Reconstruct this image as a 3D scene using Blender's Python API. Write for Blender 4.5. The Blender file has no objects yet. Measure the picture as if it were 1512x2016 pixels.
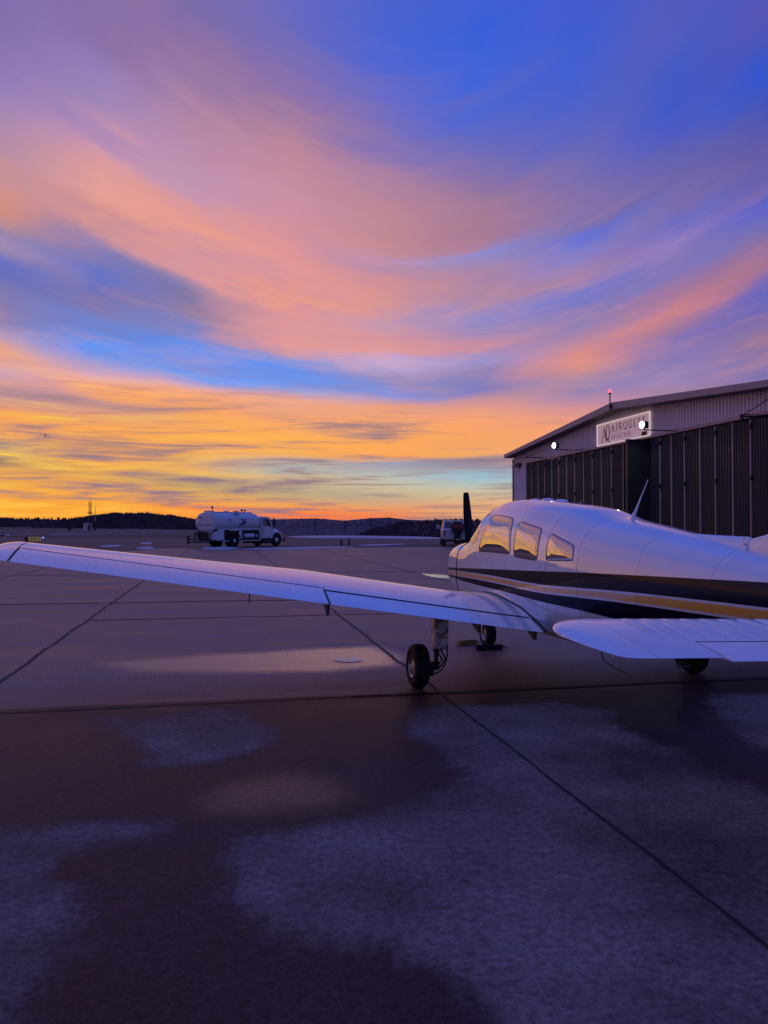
import bpy, math, random
import numpy as np
from mathutils import Vector, Matrix
R = math.radians
scene = bpy.context.scene
COL = scene.collection
rng = random.Random(7)

# ------------------------------------------------------------------ camera
CAMH, PSI, PITCH = 1.65, R(11.8), math.atan(26 / 1514)
cd = bpy.data.cameras.new("camera"); cam = bpy.data.objects.new("camera", cd); COL.objects.link(cam)
cam.location = (0, 0, CAMH); cam.rotation_euler = (math.pi / 2 + PITCH, 0, -PSI)
cd.sensor_fit = 'VERTICAL'; cd.sensor_height = 36; cd.lens = 36 * 1514 / 2016
cd.clip_start = 0.05; cd.clip_end = 20000
scene.camera = cam

# ------------------------------------------------------------------ view
scene.view_settings.view_transform = 'Standard'; scene.view_settings.look = 'None'
scene.view_settings.exposure = 0.0; scene.view_settings.gamma = 1.0
scene.render.engine = 'CYCLES'
scene.cycles.use_denoising = True
scene.cycles.max_bounces = 6; scene.cycles.sample_clamp_indirect = 4

def lin(c):
    return tuple(((v / 255) / 12.92 if v <= 10 else (((v / 255) + .055) / 1.055) ** 2.4) for v in c)

class NT:
    """small helper round a node tree"""
    def __init__(s, tree): s.t = tree; s.n = tree.nodes; s.l = tree.links
    def new(s, typ, **kw):
        n = s.n.new(typ)
        for k, v in kw.items(): setattr(n, k, v)
        return n
    def put(s, sock, v):
        if hasattr(v, 'is_linked') or isinstance(v, bpy.types.NodeSocket): s.l.new(v, sock)
        elif v is not None:
            if sock.type == 'RGBA' and len(v) == 3: v = (*v, 1)
            sock.default_value = v
    def math(s, op, a, b=None, c=None, clamp=False):
        n = s.new('ShaderNodeMath', operation=op, use_clamp=clamp)
        for i, v in enumerate((a, b, c)):
            if v is not None: s.put(n.inputs[i], v)
        return n.outputs[0]
    def vmath(s, op, a, b=None):
        n = s.new('ShaderNodeVectorMath', operation=op)
        s.put(n.inputs[0], a)
        if b is not None: s.put(n.inputs[1], b)
        return n.outputs['Value'] if op in ('DOT_PRODUCT', 'LENGTH') else n.outputs[0]
    def xyz(s, v):
        n = s.new('ShaderNodeSeparateXYZ'); s.put(n.inputs[0], v); return n.outputs
    def comb(s, x, y, z):
        n = s.new('ShaderNodeCombineXYZ')
        for i, v in enumerate((x, y, z)): s.put(n.inputs[i], v)
        return n.outputs[0]
    def noise(s, vec, scale, detail=4, rough=.5, dist=0.0, color=False):
        n = s.new('ShaderNodeTexNoise'); s.put(n.inputs['Vector'], vec)
        n.inputs['Scale'].default_value = scale; n.inputs['Detail'].default_value = detail
        n.inputs['Roughness'].default_value = rough; n.inputs['Distortion'].default_value = dist
        return n.outputs['Color' if color else 'Fac']
    def mapr(s, v, a, b, c=0., d=1., mode='LINEAR'):
        n = s.new('ShaderNodeMapRange', interpolation_type=mode)
        s.put(n.inputs[0], v)
        for i, q in enumerate((a, b, c, d)): s.put(n.inputs[i + 1], q)
        return n.outputs[0]
    def mix(s, f, a, b, mode='MIX'):
        n = s.new('ShaderNodeMix', data_type='RGBA', blend_type=mode)
        s.put(n.inputs[0], f); s.put(n.inputs[6], a); s.put(n.inputs[7], b)
        return n.outputs[2]
    def ramp(s, f, stops, interp='LINEAR'):
        n = s.new('ShaderNodeValToRGB'); cr = n.color_ramp; cr.interpolation = interp
        stops = sorted(stops, key=lambda q: q[0])
        while len(cr.elements) < len(stops): cr.elements.new(1.0)
        for e, (p, c) in zip(cr.elements, stops): e.position = p
        for e, (p, c) in zip(cr.elements, stops): e.position = p; e.color = (*c, 1)
        s.put(n.inputs[0], f); return n.outputs[0]
    def bump(s, h, strength=.3, dist=.01):
        n = s.new('ShaderNodeBump'); s.put(n.inputs['Height'], h)
        n.inputs['Strength'].default_value = strength; n.inputs['Distance'].default_value = dist
        return n.outputs[0]

# ------------------------------------------------------------------ sky
world = bpy.data.worlds.new("World"); scene.world = world; world.use_nodes = True
def build_sky():
    w = NT(world.node_tree); w.n.clear()
    out = w.new('ShaderNodeOutputWorld'); bg = w.new('ShaderNodeBackground'); w.l.new(bg.outputs[0], out.inputs[0])
    d = w.new('ShaderNodeTexCoord').outputs['Generated']
    d = w.vmath('NORMALIZE', d)
    F = (math.sin(PSI), math.cos(PSI), 0); Rt = (math.cos(PSI), -math.sin(PSI), 0)
    df = w.vmath('DOT_PRODUCT', d, F); dr = w.vmath('DOT_PRODUCT', d, Rt); dz = w.xyz(d)[2]
    az0 = w.math('ARCTAN2', dr, df)
    el0 = w.math('ARCSINE', w.math('MAXIMUM', dz, 0.0))
    # cirrus sheet: streaks that run away from the viewer, just right of the heading
    # the cloud bands sag towards a point right of the heading: follow them with v
    def gamma(a): a = min(max(a, -.7), .75) - .10; return math.sqrt(a * a + .02) * .92 + .16 * a
    def gam(az): 
        a1 = w.math('SUBTRACT', w.math('MINIMUM', w.math('MAXIMUM', az, -.7), .75), .10)
        return w.math('ADD', w.math('MULTIPLY', w.math('SQRT', w.math('ADD', w.math('MULTIPLY', a1, a1), .02)), .92), w.math('MULTIPLY', a1, .16))
    v = w.math('MULTIPLY', el0, w.math('EXPONENT', w.math('MULTIPLY', gam(az0), -1.0)))
    q1 = w.comb(w.math('MULTIPLY', az0, 1.6), w.math('MULTIPLY', v, 8.0), 0.3)
    n1 = w.math('SUBTRACT', w.noise(q1, 1.0, 4, .5, .3), .5)
    q2 = w.comb(w.math('MULTIPLY', az0, 4.2), w.math('MULTIPLY', v, 21.0), w.math('ADD', w.math('MULTIPLY', n1, .8), 3.7))
    n2 = w.math('SUBTRACT', w.noise(q2, 1.0, 8, .60, .35), .5)
    q5 = w.comb(w.math('MULTIPLY', az0, 6.0), w.math('MULTIPLY', v, 52.0), w.math('ADD', w.math('MULTIPLY', n2, 1.0), 1.7))
    n5 = w.math('SUBTRACT', w.noise(q5, 1.0, 7, .66, .5), .5)
    # flat wisps low down
    q3 = w.comb(w.math('MULTIPLY', az0, 4.0), w.math('MULTIPLY', el0, 46.0), w.math('MULTIPLY', n1, 1.2))
    n3 = w.math('SUBTRACT', w.noise(q3, 1.0, 6, .6, .9), .5)
    q4 = w.comb(w.math('MULTIPLY', az0, 9.0), w.math('MULTIPLY', el0, 150.0), w.math('ADD', w.math('MULTIPLY', n1, 2.0), 7.0))
    n4 = w.math('SUBTRACT', w.noise(q4, 1.0, 4, .55, .6), .5)
    lowm = w.mapr(el0, R(13), R(4), 0, 1, 'SMOOTHSTEP')
    tall = w.math('SUBTRACT', 1.0, lowm)
    e = el0
    e = w.math('ADD', e, w.math('MULTIPLY', w.math('MULTIPLY', n1, .10), w.math('MULTIPLY', el0, tall)))
    e = w.math('ADD', e, w.math('MULTIPLY', w.math('MULTIPLY', n2, .30), w.math('MULTIPLY', el0, tall)))
    e = w.math('ADD', e, w.math('MULTIPLY', w.math('MULTIPLY', n3, .035), w.math('MULTIPLY', lowm, w.mapr(el0, 0.0, R(3), .25, 1.0))))
    az = w.math('ADD', az0, w.math('MULTIPLY', n2, .07))
    az = w.math('ADD', az, w.math('MULTIPLY', w.math('MULTIPLY', n3, .10), lowm))
    vv = w.math('MULTIPLY', e, w.math('EXPONENT', w.math('MULTIPLY', gam(az), -1.0)))
    t = w.math('POWER', w.math('MAXIMUM', w.math('DIVIDE', vv, math.pi / 2), 0.0), .5)
    def pos(px, y):
        a = math.atan((px - 756) / 1514)
        return (max(math.atan(max(1034 - y, 0) / 1514 * math.cos(a)), 0) / (math.pi / 2) * math.exp(-gamma(a))) ** .5
    def pe(deg, a): return (deg / 90 * math.exp(-gamma(a))) ** .5
    Z = [(45, (70, 98, 208)), (60, (64, 100, 212)), (90, (62, 104, 216))]
    cols = {
     0: [(0,(130,112,172)),(100,(142,120,182)),(150,(155,130,185)),(250,(172,138,175)),(300,(185,142,165)),(340,(200,145,152)),(380,(212,145,138)),(420,(210,142,128)),(442,(188,140,148)),(465,(152,132,172)),(495,(163,140,175)),(515,(135,125,180)),(535,(98,110,192)),(555,(108,114,185)),(590,(128,120,175)),(620,(142,126,168)),(640,(165,152,198)),(665,(208,160,165)),(690,(238,165,130)),(715,(212,165,182)),(735,(208,160,185)),(755,(222,158,148)),(785,(195,145,150)),(805,(246,162,92)),(855,(250,168,90)),(872,(128,125,142)),(884,(180,150,130)),(900,(132,115,115)),(925,(228,158,88)),(955,(240,166,78)),(990,(252,165,58)),(1012,(250,140,45))],
     190: [(0,(135,110,165)),(70,(140,115,172)),(130,(150,125,185)),(200,(160,135,185)),(250,(180,140,180)),(300,(212,153,170)),(340,(220,155,160)),(380,(230,160,150)),(420,(215,148,145)),(460,(198,145,155)),(490,(150,130,175)),(520,(122,120,182)),(545,(98,115,202)),(570,(118,115,178)),(610,(130,122,175)),(640,(115,130,200)),(670,(100,150,245)),(690,(110,145,230)),(710,(170,160,210)),(730,(222,170,188)),(755,(255,175,115)),(785,(250,165,100)),(800,(205,155,142)),(825,(244,162,92)),(850,(250,168,84)),(875,(195,142,112)),(892,(246,166,84)),(910,(238,165,86)),(930,(212,155,95)),(960,(246,168,74)),(990,(252,165,58)),(1010,(255,130,45))],
     380: [(0,(125,108,170)),(60,(140,112,165)),(130,(150,118,165)),(200,(162,125,165)),(260,(180,135,165)),(310,(190,140,170)),(360,(192,148,180)),(400,(200,150,175)),(440,(230,155,145)),(470,(240,160,140)),(500,(215,150,155)),(530,(215,150,160)),(550,(160,135,165)),(580,(125,118,165)),(610,(145,125,160)),(635,(130,130,190)),(660,(120,135,205)),(690,(92,145,242)),(715,(110,140,225)),(740,(108,155,242)),(757,(195,165,200)),(772,(250,170,125)),(800,(252,165,95)),(840,(250,168,88)),(880,(248,168,84)),(905,(205,152,112)),(925,(238,174,100)),(945,(175,148,125)),(965,(200,160,105)),(985,(235,165,85)),(1000,(250,140,65)),(1015,(255,120,55))],
     570: [(0,(105,105,190)),(60,(115,108,185)),(130,(125,110,180)),(200,(145,115,170)),(250,(165,125,160)),(300,(190,135,155)),(350,(195,140,160)),(400,(205,145,165)),(450,(210,145,155)),(500,(225,150,150)),(540,(230,155,150)),(580,(235,155,135)),(600,(225,150,150)),(640,(215,150,160)),(670,(230,155,150)),(688,(200,150,170)),(704,(130,150,220)),(730,(105,145,235)),(757,(105,155,250)),(775,(165,165,220)),(790,(250,170,130)),(820,(250,165,105)),(860,(255,175,85)),(888,(245,170,95)),(907,(190,170,160)),(925,(172,175,175)),(940,(205,175,140)),(960,(162,142,135)),(975,(190,165,130)),(995,(240,160,90)),(1012,(255,125,60))],
     760: [(0,(75,98,205)),(60,(75,100,210)),(130,(85,103,208)),(200,(105,108,200)),(260,(125,112,185)),(320,(145,120,175)),(370,(170,128,165)),(420,(190,135,150)),(470,(195,138,148)),(510,(190,145,175)),(530,(180,140,170)),(570,(215,145,145)),(605,(215,150,150)),(630,(190,150,180)),(660,(220,150,150)),(690,(225,155,155)),(715,(195,170,215)),(740,(150,140,190)),(775,(115,145,225)),(795,(230,160,130)),(820,(250,165,110)),(850,(255,170,90)),(884,(255,170,90)),(902,(240,160,95)),(912,(150,160,185)),(922,(170,165,170)),(935,(185,190,185)),(960,(205,190,155)),(980,(195,170,140)),(1000,(235,155,105)),(1015,(240,130,80))],
     950: [(0,(65,95,212)),(60,(55,95,215)),(130,(65,100,218)),(200,(80,102,208)),(260,(95,105,195)),(320,(115,108,185)),(370,(140,115,165)),(420,(165,122,150)),(470,(170,122,148)),(488,(158,128,172)),(504,(140,140,215)),(520,(150,138,190)),(560,(180,135,160)),(590,(170,135,165)),(610,(140,135,200)),(640,(150,135,190)),(680,(200,140,160)),(710,(150,145,205)),(735,(140,130,185)),(765,(130,125,185)),(790,(215,150,145)),(820,(250,165,115)),(850,(250,165,100)),(875,(240,165,105)),(892,(245,170,100)),(905,(135,130,155)),(920,(160,145,160)),(932,(150,185,205)),(955,(180,195,190)),(975,(215,190,150)),(995,(232,172,120)),(1012,(238,148,98))],
     1140: [(0,(70,90,205)),(70,(62,92,208)),(140,(68,95,208)),(200,(80,98,200)),(260,(95,102,190)),(330,(115,108,180)),(380,(130,112,170)),(430,(135,115,170)),(462,(120,112,175)),(480,(98,112,212)),(500,(125,125,205)),(540,(168,128,162)),(560,(140,125,185)),(576,(108,118,206)),(610,(130,122,185)),(650,(155,130,175)),(690,(218,140,138)),(720,(225,145,130)),(740,(185,140,158)),(770,(150,130,180)),(800,(210,145,150)),(830,(245,160,120)),(870,(250,165,110)),(905,(190,150,150)),(932,(150,180,200)),(960,(190,195,185)),(995,(230,165,110)),(1012,(240,140,85))],
     1330: [(0,(85,90,185)),(60,(80,92,190)),(130,(68,90,195)),(190,(65,88,200)),(250,(82,92,190)),(310,(100,98,175)),(370,(112,102,170)),(420,(125,108,170)),(448,(110,108,195)),(480,(130,120,195)),(510,(135,118,180)),(545,(132,118,182)),(575,(168,118,152)),(612,(205,130,138)),(640,(165,120,150)),(670,(130,115,180)),(700,(135,120,180)),(740,(150,130,185)),(790,(150,125,180)),(850,(200,145,150)),(900,(170,145,160)),(950,(180,180,180)),(1000,(215,160,120)),(1020,(220,135,95))],
     1512: [(0,(85,85,180)),(60,(75,85,185)),(120,(50,85,205)),(180,(60,85,195)),(240,(80,85,175)),(300,(100,92,165)),(360,(105,98,175)),(400,(82,95,202)),(440,(105,105,190)),(490,(130,110,165)),(520,(168,115,142)),(550,(150,110,155)),(575,(92,100,196)),(620,(120,105,170)),(660,(150,115,150)),(700,(135,115,165)),(730,(98,105,182)),(770,(120,112,178)),(850,(165,130,160)),(920,(160,150,170)),(1000,(195,150,125)),(1020,(200,130,100))],
    }
    colsd = [(math.atan((px - 756) / 1514), [(pos(px, y), lin(c)) for y, c in L] + [(pe(g, math.atan((px - 756) / 1514)), lin(c)) for g, c in Z]) for px, L in cols.items()]
    def D(deg, L): return (R(deg), [(pe(e_, R(deg)), lin(c)) for e_, c in L])
    extra = [
     D(-180, [(0,(90,90,150)),(5,(92,96,165)),(12,(90,102,185)),(25,(84,106,204)),(45,(68,104,214)),(90,(62,104,216))]),
     D(-115, [(0,(140,105,125)),(4,(145,112,140)),(10,(130,116,170)),(20,(108,112,190)),(35,(88,106,204)),(60,(66,104,214)),(90,(62,104,216))]),
     D(-75, [(0,(225,130,85)),(3,(230,145,95)),(7,(185,138,135)),(10,(212,150,128)),(14,(148,132,172)),(18,(180,138,165)),(24,(120,120,192)),(30,(148,126,180)),(40,(96,108,200)),(60,(66,102,214)),(90,(62,104,216))]),
     D(-45, [(0,(255,150,45)),(1.5,(255,185,60)),(2.6,(190,140,95)),(3.6,(255,180,75)),(5,(175,130,130)),(6.2,(255,170,95)),(7.6,(180,140,150)),(9,(252,165,110)),(10.4,(160,145,185)),(12,(248,165,125)),(14,(130,130,185)),(16,(225,155,140)),(18,(115,122,195)),(20,(195,145,160)),(22,(130,120,180)),(24,(215,150,145)),(27,(140,120,180)),(30,(175,130,165)),(38,(108,108,190)),(60,(66,102,214)),(90,(62,104,216))]),
     D(50, [(0,(170,120,115)),(4,(150,128,160)),(10,(125,116,182)),(20,(110,104,180)),(28,(80,96,200)),(45,(76,102,208)),(90,(62,104,216))]),
     D(100, [(0,(110,98,140)),(5,(112,104,165)),(14,(102,106,188)),(30,(86,106,202)),(90,(62,104,216))]),
     D(180, [(0,(90,90,150)),(5,(92,96,165)),(12,(90,102,185)),(25,(84,106,204)),(45,(68,104,214)),(90,(62,104,216))]),
    ]
    allc = sorted(colsd + extra, key=lambda q: q[0])
    col = None; pa_ = None
    for a, st in allc:
        if len(st) > 32:      # a ramp holds 32 stops
            st = st[:31] + st[-1:]
        r = w.ramp(t, st)
        col = r if col is None else w.mix(w.mapr(az, pa_, a), col, r)
        pa_ = a
    # the light and dark of single wisps
    fade = w.mapr(el0, R(25), R(14), .0, 1.0)
    up = w.math('MULTIPLY', w.math('ADD', w.math('MULTIPLY', n5, .5), w.math('MULTIPLY', n2, .6)), w.math('MULTIPLY', tall, fade))
    col = w.mix(w.math('MULTIPLY', w.math('MAXIMUM', up, 0.0), 2.1, clamp=True), col, lin((238, 162, 145)))
    col = w.mix(w.math('MULTIPLY', w.math('MAXIMUM', w.math('MULTIPLY', up, -1.0), 0.0), 2.1, clamp=True), col, lin((110, 122, 205)))
    lum = w.math('ADD', 1.0, w.math('MULTIPLY', n2, w.math('MULTIPLY', tall, .08)))
    wl = w.math('MULTIPLY', w.math('ADD', w.math('MULTIPLY', n3, 1.15), w.math('MULTIPLY', n4, .55)), lowm)
    near = w.mapr(az0, R(22), R(-8), .45, 1.0)
    gl_ = w.mapr(az0, R(0), R(-20), .0, 1.0)
    wl = w.math('MULTIPLY', wl, near)
    gold = w.mix(w.math('MULTIPLY', w.math('MULTIPLY', w.math('MAXIMUM', wl, 0.0), gl_), 3.2, clamp=True), col, lin((255, 205, 78)))
    shade = w.mix(w.math('MULTIPLY', w.math('MAXIMUM', w.math('MULTIPLY', wl, -1.0), 0.0), 5.6, clamp=True), gold, lin((150, 122, 135)))
    fin = w.mix(1.0, shade, w.comb(lum, lum, lum), 'MULTIPLY')
    below = w.mapr(dz, -.02, 0.0, 0, 1)
    fin = w.mix(below, lin((60, 45, 60)), fin)
    w.l.new(fin, bg.inputs[0]); bg.inputs[1].default_value = 1.0
build_sky()
# afterglow of the sun that has just set, far left: a very weak, very wide warm sun
sl = bpy.data.lights.new("sun", 'SUN'); sl.energy = .03; sl.angle = R(25); sl.color = (1, .55, .28)
so = bpy.data.objects.new("sun", sl); COL.objects.link(so); so.rotation_euler = (R(86), 0, R(180 + 40 - 11.8 + 0)); so.location = (0, 0, 60)

# ------------------------------------------------------------------ mesh helpers
class MB:
    def __init__(s): s.v = []; s.f = []; s.mi = []; s.cur = 0
    def add(s, vs, fs):
        o = len(s.v); s.v += [tuple(map(float, p)) for p in vs]
        s.f += [tuple(i + o for i in f) for f in fs]; s.mi += [s.cur] * len(fs); return s
    def box(s, c, d, rot=None):
        x, y, z = (q / 2 for q in d)
        vs = [Vector((a * x, b * y, e * z)) for a in (-1, 1) for b in (-1, 1) for e in (-1, 1)]
        if rot is not None: vs = [rot @ p for p in vs]
        vs = [p + Vector(c) for p in vs]
        return s.add(vs, [(0, 1, 3, 2), (4, 6, 7, 5), (0, 4, 5, 1), (2, 3, 7, 6), (0, 2, 6, 4), (1, 5, 7, 3)])
    def loft(s, rings, closed=True, cap=True):
        n = len(rings[0]); vs = [p for r in rings for p in r]; fs = []
        m = n if closed else n - 1
        for i in range(len(rings) - 1):
            for j in range(m):
                k = (j + 1) % n
                fs.append((i * n + j, i * n + k, (i + 1) * n + k, (i + 1) * n + j))
        if cap and closed:
            fs.append(tuple(range(n))[::-1]); fs.append(tuple((len(rings) - 1) * n + j for j in range(n)))
        return s.add(vs, fs)
    def cyl(s, a, b, r0, r1=None, n=16, cap=True):
        r1 = r0 if r1 is None else r1
        a, b = Vector(a), Vector(b); d = (b - a).normalized()
        u = d.orthogonal().normalized(); w = d.cross(u)
        return s.loft([[c + (u * math.cos(t) + w * math.sin(t)) * r for t in [2 * math.pi * i / n for i in range(n)]] for c, r in ((a, r0), (b, r1))], True, cap)
    def tube(s, pts, r, n=8):
        pts = [Vector(p) for p in pts]; rings = []; u = None
        for i, p in enumerate(pts):
            d = (pts[min(i + 1, len(pts) - 1)] - pts[max(i - 1, 0)]).normalized()
            u = d.orthogonal().normalized() if u is None else (u - d * u.dot(d)).normalized()
            w = d.cross(u); rr = r[i] if isinstance(r, (list, tuple)) else r
            rings.append([p + (u * math.cos(t) + w * math.sin(t)) * rr for t in [2 * math.pi * k / n for k in range(n)]])
        return s.loft(rings)
    def lathe(s, prof, c, ax, n=32):
        """prof: (radius, along axis)"""
        ax = Vector(ax).normalized(); u = ax.orthogonal().normalized(); w = ax.cross(u); c = Vector(c)
        return s.loft([[c + ax * h + (u * math.cos(t) + w * math.sin(t)) * max(r, 1e-4) for t in [2 * math.pi * k / n for k in range(n)]] for r, h in prof])
    def prism(s, poly, fn, d0, d1):
        """poly 2D, fn(a, b, depth) -> 3D"""
        return s.loft([[fn(a, b, d) for a, b in poly] for d in (d0, d1)])
    def sphere(s, c, r, sc=(1, 1, 1), n=16, m=10):
        return s.loft([[(c[0] + sc[0] * r * math.sin(p) * math.cos(t), c[1] + sc[1] * r * math.sin(p) * math.sin(t), c[2] + sc[2] * r * math.cos(p)) for t in [2 * math.pi * k / n for k in range(n)]] for p in [math.pi * max(min(i / m, .999), .001) for i in range(m + 1)]])
    def build(s, name, mat, parent=None, smooth=None, bevel=0, label=None, fix=True):
        me = bpy.data.meshes.new(name); me.from_pydata(s.v, [], s.f)
        for m in (mat if isinstance(mat, list) else [mat]): me.materials.append(m)
        if any(s.mi): me.polygons.foreach_set('material_index', s.mi)
        if fix:
            import bmesh
            bm = bmesh.new(); bm.from_mesh(me); bmesh.ops.recalc_face_normals(bm, faces=bm.faces); bm.to_mesh(me); bm.free()
        if smooth is not None:
            me.shade_smooth()
            me.set_sharp_from_angle(angle=R(smooth))
        me.update()
        o = bpy.data.objects.new(name, me); COL.objects.link(o)
        if parent: o.parent = parent
        if bevel:
            b = o.modifiers.new('bevel', 'BEVEL'); b.width = bevel; b.segments = 2; b.limit_method = 'ANGLE'; b.angle_limit = R(40)
        if label: o['label'] = label
        return o
def tag(o, label=None, cat=None, group=None, kind=None):
    for k, v in (('label', label), ('category', cat), ('group', group), ('kind', kind)):
        if v: o[k] = v
    return o
def empty(name, loc=(0, 0, 0), rot=(0, 0, 0)):
    o = bpy.data.objects.new(name, None); COL.objects.link(o); o.location = loc; o.rotation_euler = rot; o.empty_display_size = .3
    return o
def copy_thing(o, parent=None):
    c = o.copy(); COL.objects.link(c); c.parent = parent
    for ch in list(o.children): copy_thing(ch, c)
    return c

# ------------------------------------------------------------------ materials
def mat(name, col=(.5, .5, .5), rough=.5, metal=0, coat=0, spec=.5, var=0, vscale=3, bump=0, bscale=40, emit=None, estr=0, ior=None, coat_rough=.05):
    m = bpy.data.materials.new(name); m.use_nodes = True
    w = NT(m.node_tree); b = w.n['Principled BSDF']
    b.inputs['Base Color'].default_value = (*col, 1); b.inputs['Roughness'].default_value = rough
    b.inputs['Metallic'].default_value = metal; b.inputs['Coat Weight'].default_value = coat; b.inputs['Coat Roughness'].default_value = coat_rough
    b.inputs['Specular IOR Level'].default_value = spec
    if ior: b.inputs['IOR'].default_value = ior
    oc = None
    if var or bump: oc = w.new('ShaderNodeTexCoord').outputs['Object']
    if var:
        n = w.noise(oc, vscale, 6, .6)
        c = w.mix(w.mapr(n, .3, .7), tuple(q * (1 - var) for q in col), tuple(min(q * (1 + var), 1) for q in col))
        w.l.new(c, b.inputs['Base Color'])
        w.l.new(w.mapr(n, .3, .7, rough * .85, min(rough * 1.2, 1)), b.inputs['Roughness'])
    if bump:
        w.l.new(w.bump(w.noise(oc, bscale, 4, .6), bump, .01), b.inputs['Normal'])
    if emit:
        b.inputs['Emission Color'].default_value = (*emit, 1); b.inputs['Emission Strength'].default_value = estr
    return m
M = {}
M['white'] = mat('white_paint', (.78, .78, .80), .28, coat=1.0, var=.03, vscale=1.5)
M['black'] = mat('black_paint', (.012, .012, .016), .25, coat=.6)
M['rubber'] = mat('tyre_rubber', (.012, .012, .012), .75, var=.4, vscale=20, spec=.3)
M['dark'] = mat('dark_metal', (.03, .03, .035), .5, metal=.3, var=.2)
M['seal'] = mat('black_seal', (.006, .006, .008), .6)
M['alu'] = mat('bare_aluminium', (.38, .38, .39), .35, metal=.9, var=.15, vscale=12)
M['chrome'] = mat('oleo_chrome', (.5, .5, .5), .15, metal=1)
M['prop'] = mat('propeller_black', (.006, .006, .008), .5, spec=.15)
M['rib'] = M['white']
M['tan'] = mat('snow', (.42, .42, .45), .7, var=.15, vscale=4)
M['red'] = mat('red_paint', (.16, .02, .02), .5)
M['yellow'] = mat('yellow_paint', (.30, .17, .03), .6, var=.5, vscale=20)

# window panes: dark tinted acrylic with slight ripples
def glass_mat():
    m = bpy.data.materials.new('window_acrylic'); m.use_nodes = True; w = NT(m.node_tree); b = w.n['Principled BSDF']
    oc = w.new('ShaderNodeTexCoord').outputs['Object']
    b.inputs['Base Color'].default_value = (.54, .52, .52, 1); b.inputs['Roughness'].default_value = .02; b.inputs['Metallic'].default_value = 1.0
    mp = w.new('ShaderNodeMapping'); mp.inputs['Scale'].default_value = (1, .6, 2.2); w.l.new(oc, mp.inputs[0])
    w.l.new(w.bump(w.noise(mp.outputs[0], 3.2, 1, .4), .10, .03), b.inputs['Normal'])
    return m
M['glass'] = glass_mat()
M['carglass'] = mat('vehicle_glass', (.02, .022, .03), .05, ior=1.7)

# ------------------------------------------------------------------ ground
def sdf_poly(P, poly):
    poly = np.array(poly); d = np.full(len(P), 1e9); ins = np.zeros(len(P), bool)
    for i in range(len(poly)):
        a, b = poly[i], poly[(i + 1) % len(poly)]
        ab = b - a; ap = P - a
        t = np.clip((ap @ ab) / (ab @ ab + 1e-12), 0, 1)
        d = np.minimum(d, np.linalg.norm(ap - t[:, None] * ab, axis=1))
        c = ((a[1] > P[:, 1]) != (b[1] > P[:, 1]))
        with np.errstate(divide='ignore', invalid='ignore'):
            xi = (b[0] - a[0]) * (P[:, 1] - a[1]) / (b[1] - a[1]) + a[0]
        ins ^= c & (P[:, 0] < xi)
    return np.where(ins, d, -d)

# outlines of the stains on the concrete, metres (x, y)
def W(px, py):
    """where a mark measured in the photograph lies on the level apron"""
    f = np.array((math.sin(PSI) * math.cos(PITCH), math.cos(PSI) * math.cos(PITCH), math.sin(PITCH)))
    r = np.array((math.cos(PSI), -math.sin(PSI), 0)); u = np.cross(r, f)
    d = f + r * (px - 756) / 1514 + u * (1008 - py) / 1514
    t = -CAMH / d[2]; return (d[0] * t, d[1] * t)
DRY = [
 [(168,1416),(300,1402),(440,1396),(500,1420),(538,1438),(520,1465),(450,1487),(390,1500),(330,1510),(298,1500),(288,1450),(200,1436)],
 [(430,1690),(470,1660),(560,1640),(700,1612),(830,1582),(900,1548),(940,1520),(880,1500),(835,1470),(790,1430),(800,1400),(880,1385),(960,1392),(1100,1386),(1200,1402),(1215,1432),(1290,1462),(1400,1522),(1512,1570),(1900,1700),(2100,2300),(1010,2300),(1010,2016),(930,1960),(860,1920),(760,1882),(650,1850),(570,1842),(500,1790),(478,1748)],
 [(-500,1640),(0,1638),(200,1624),(330,1624),(255,1650),(112,1700),(92,1730),(130,1790),(152,1860),(92,1930),(30,2016),(-60,2300),(-700,2300)],
 [(1395,1368),(1800,1368),(1800,1520),(1512,1474),(1425,1432)],
]
MID = [(-6000,1060),(8000,1060),(8000,1331),(1512,1331),(825,1362),(0,1396),(-3000,1480)]
SHEEN = [[(180,1305),(400,1287),(640,1274),(740,1271),(800,1290),(790,1312),(640,1326),(420,1328),(250,1326)],
         [(335,1590),(380,1545),(480,1515),(600,1512),(700,1535),(735,1575),(640,1608),(480,1620),(380,1618)]]
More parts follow.
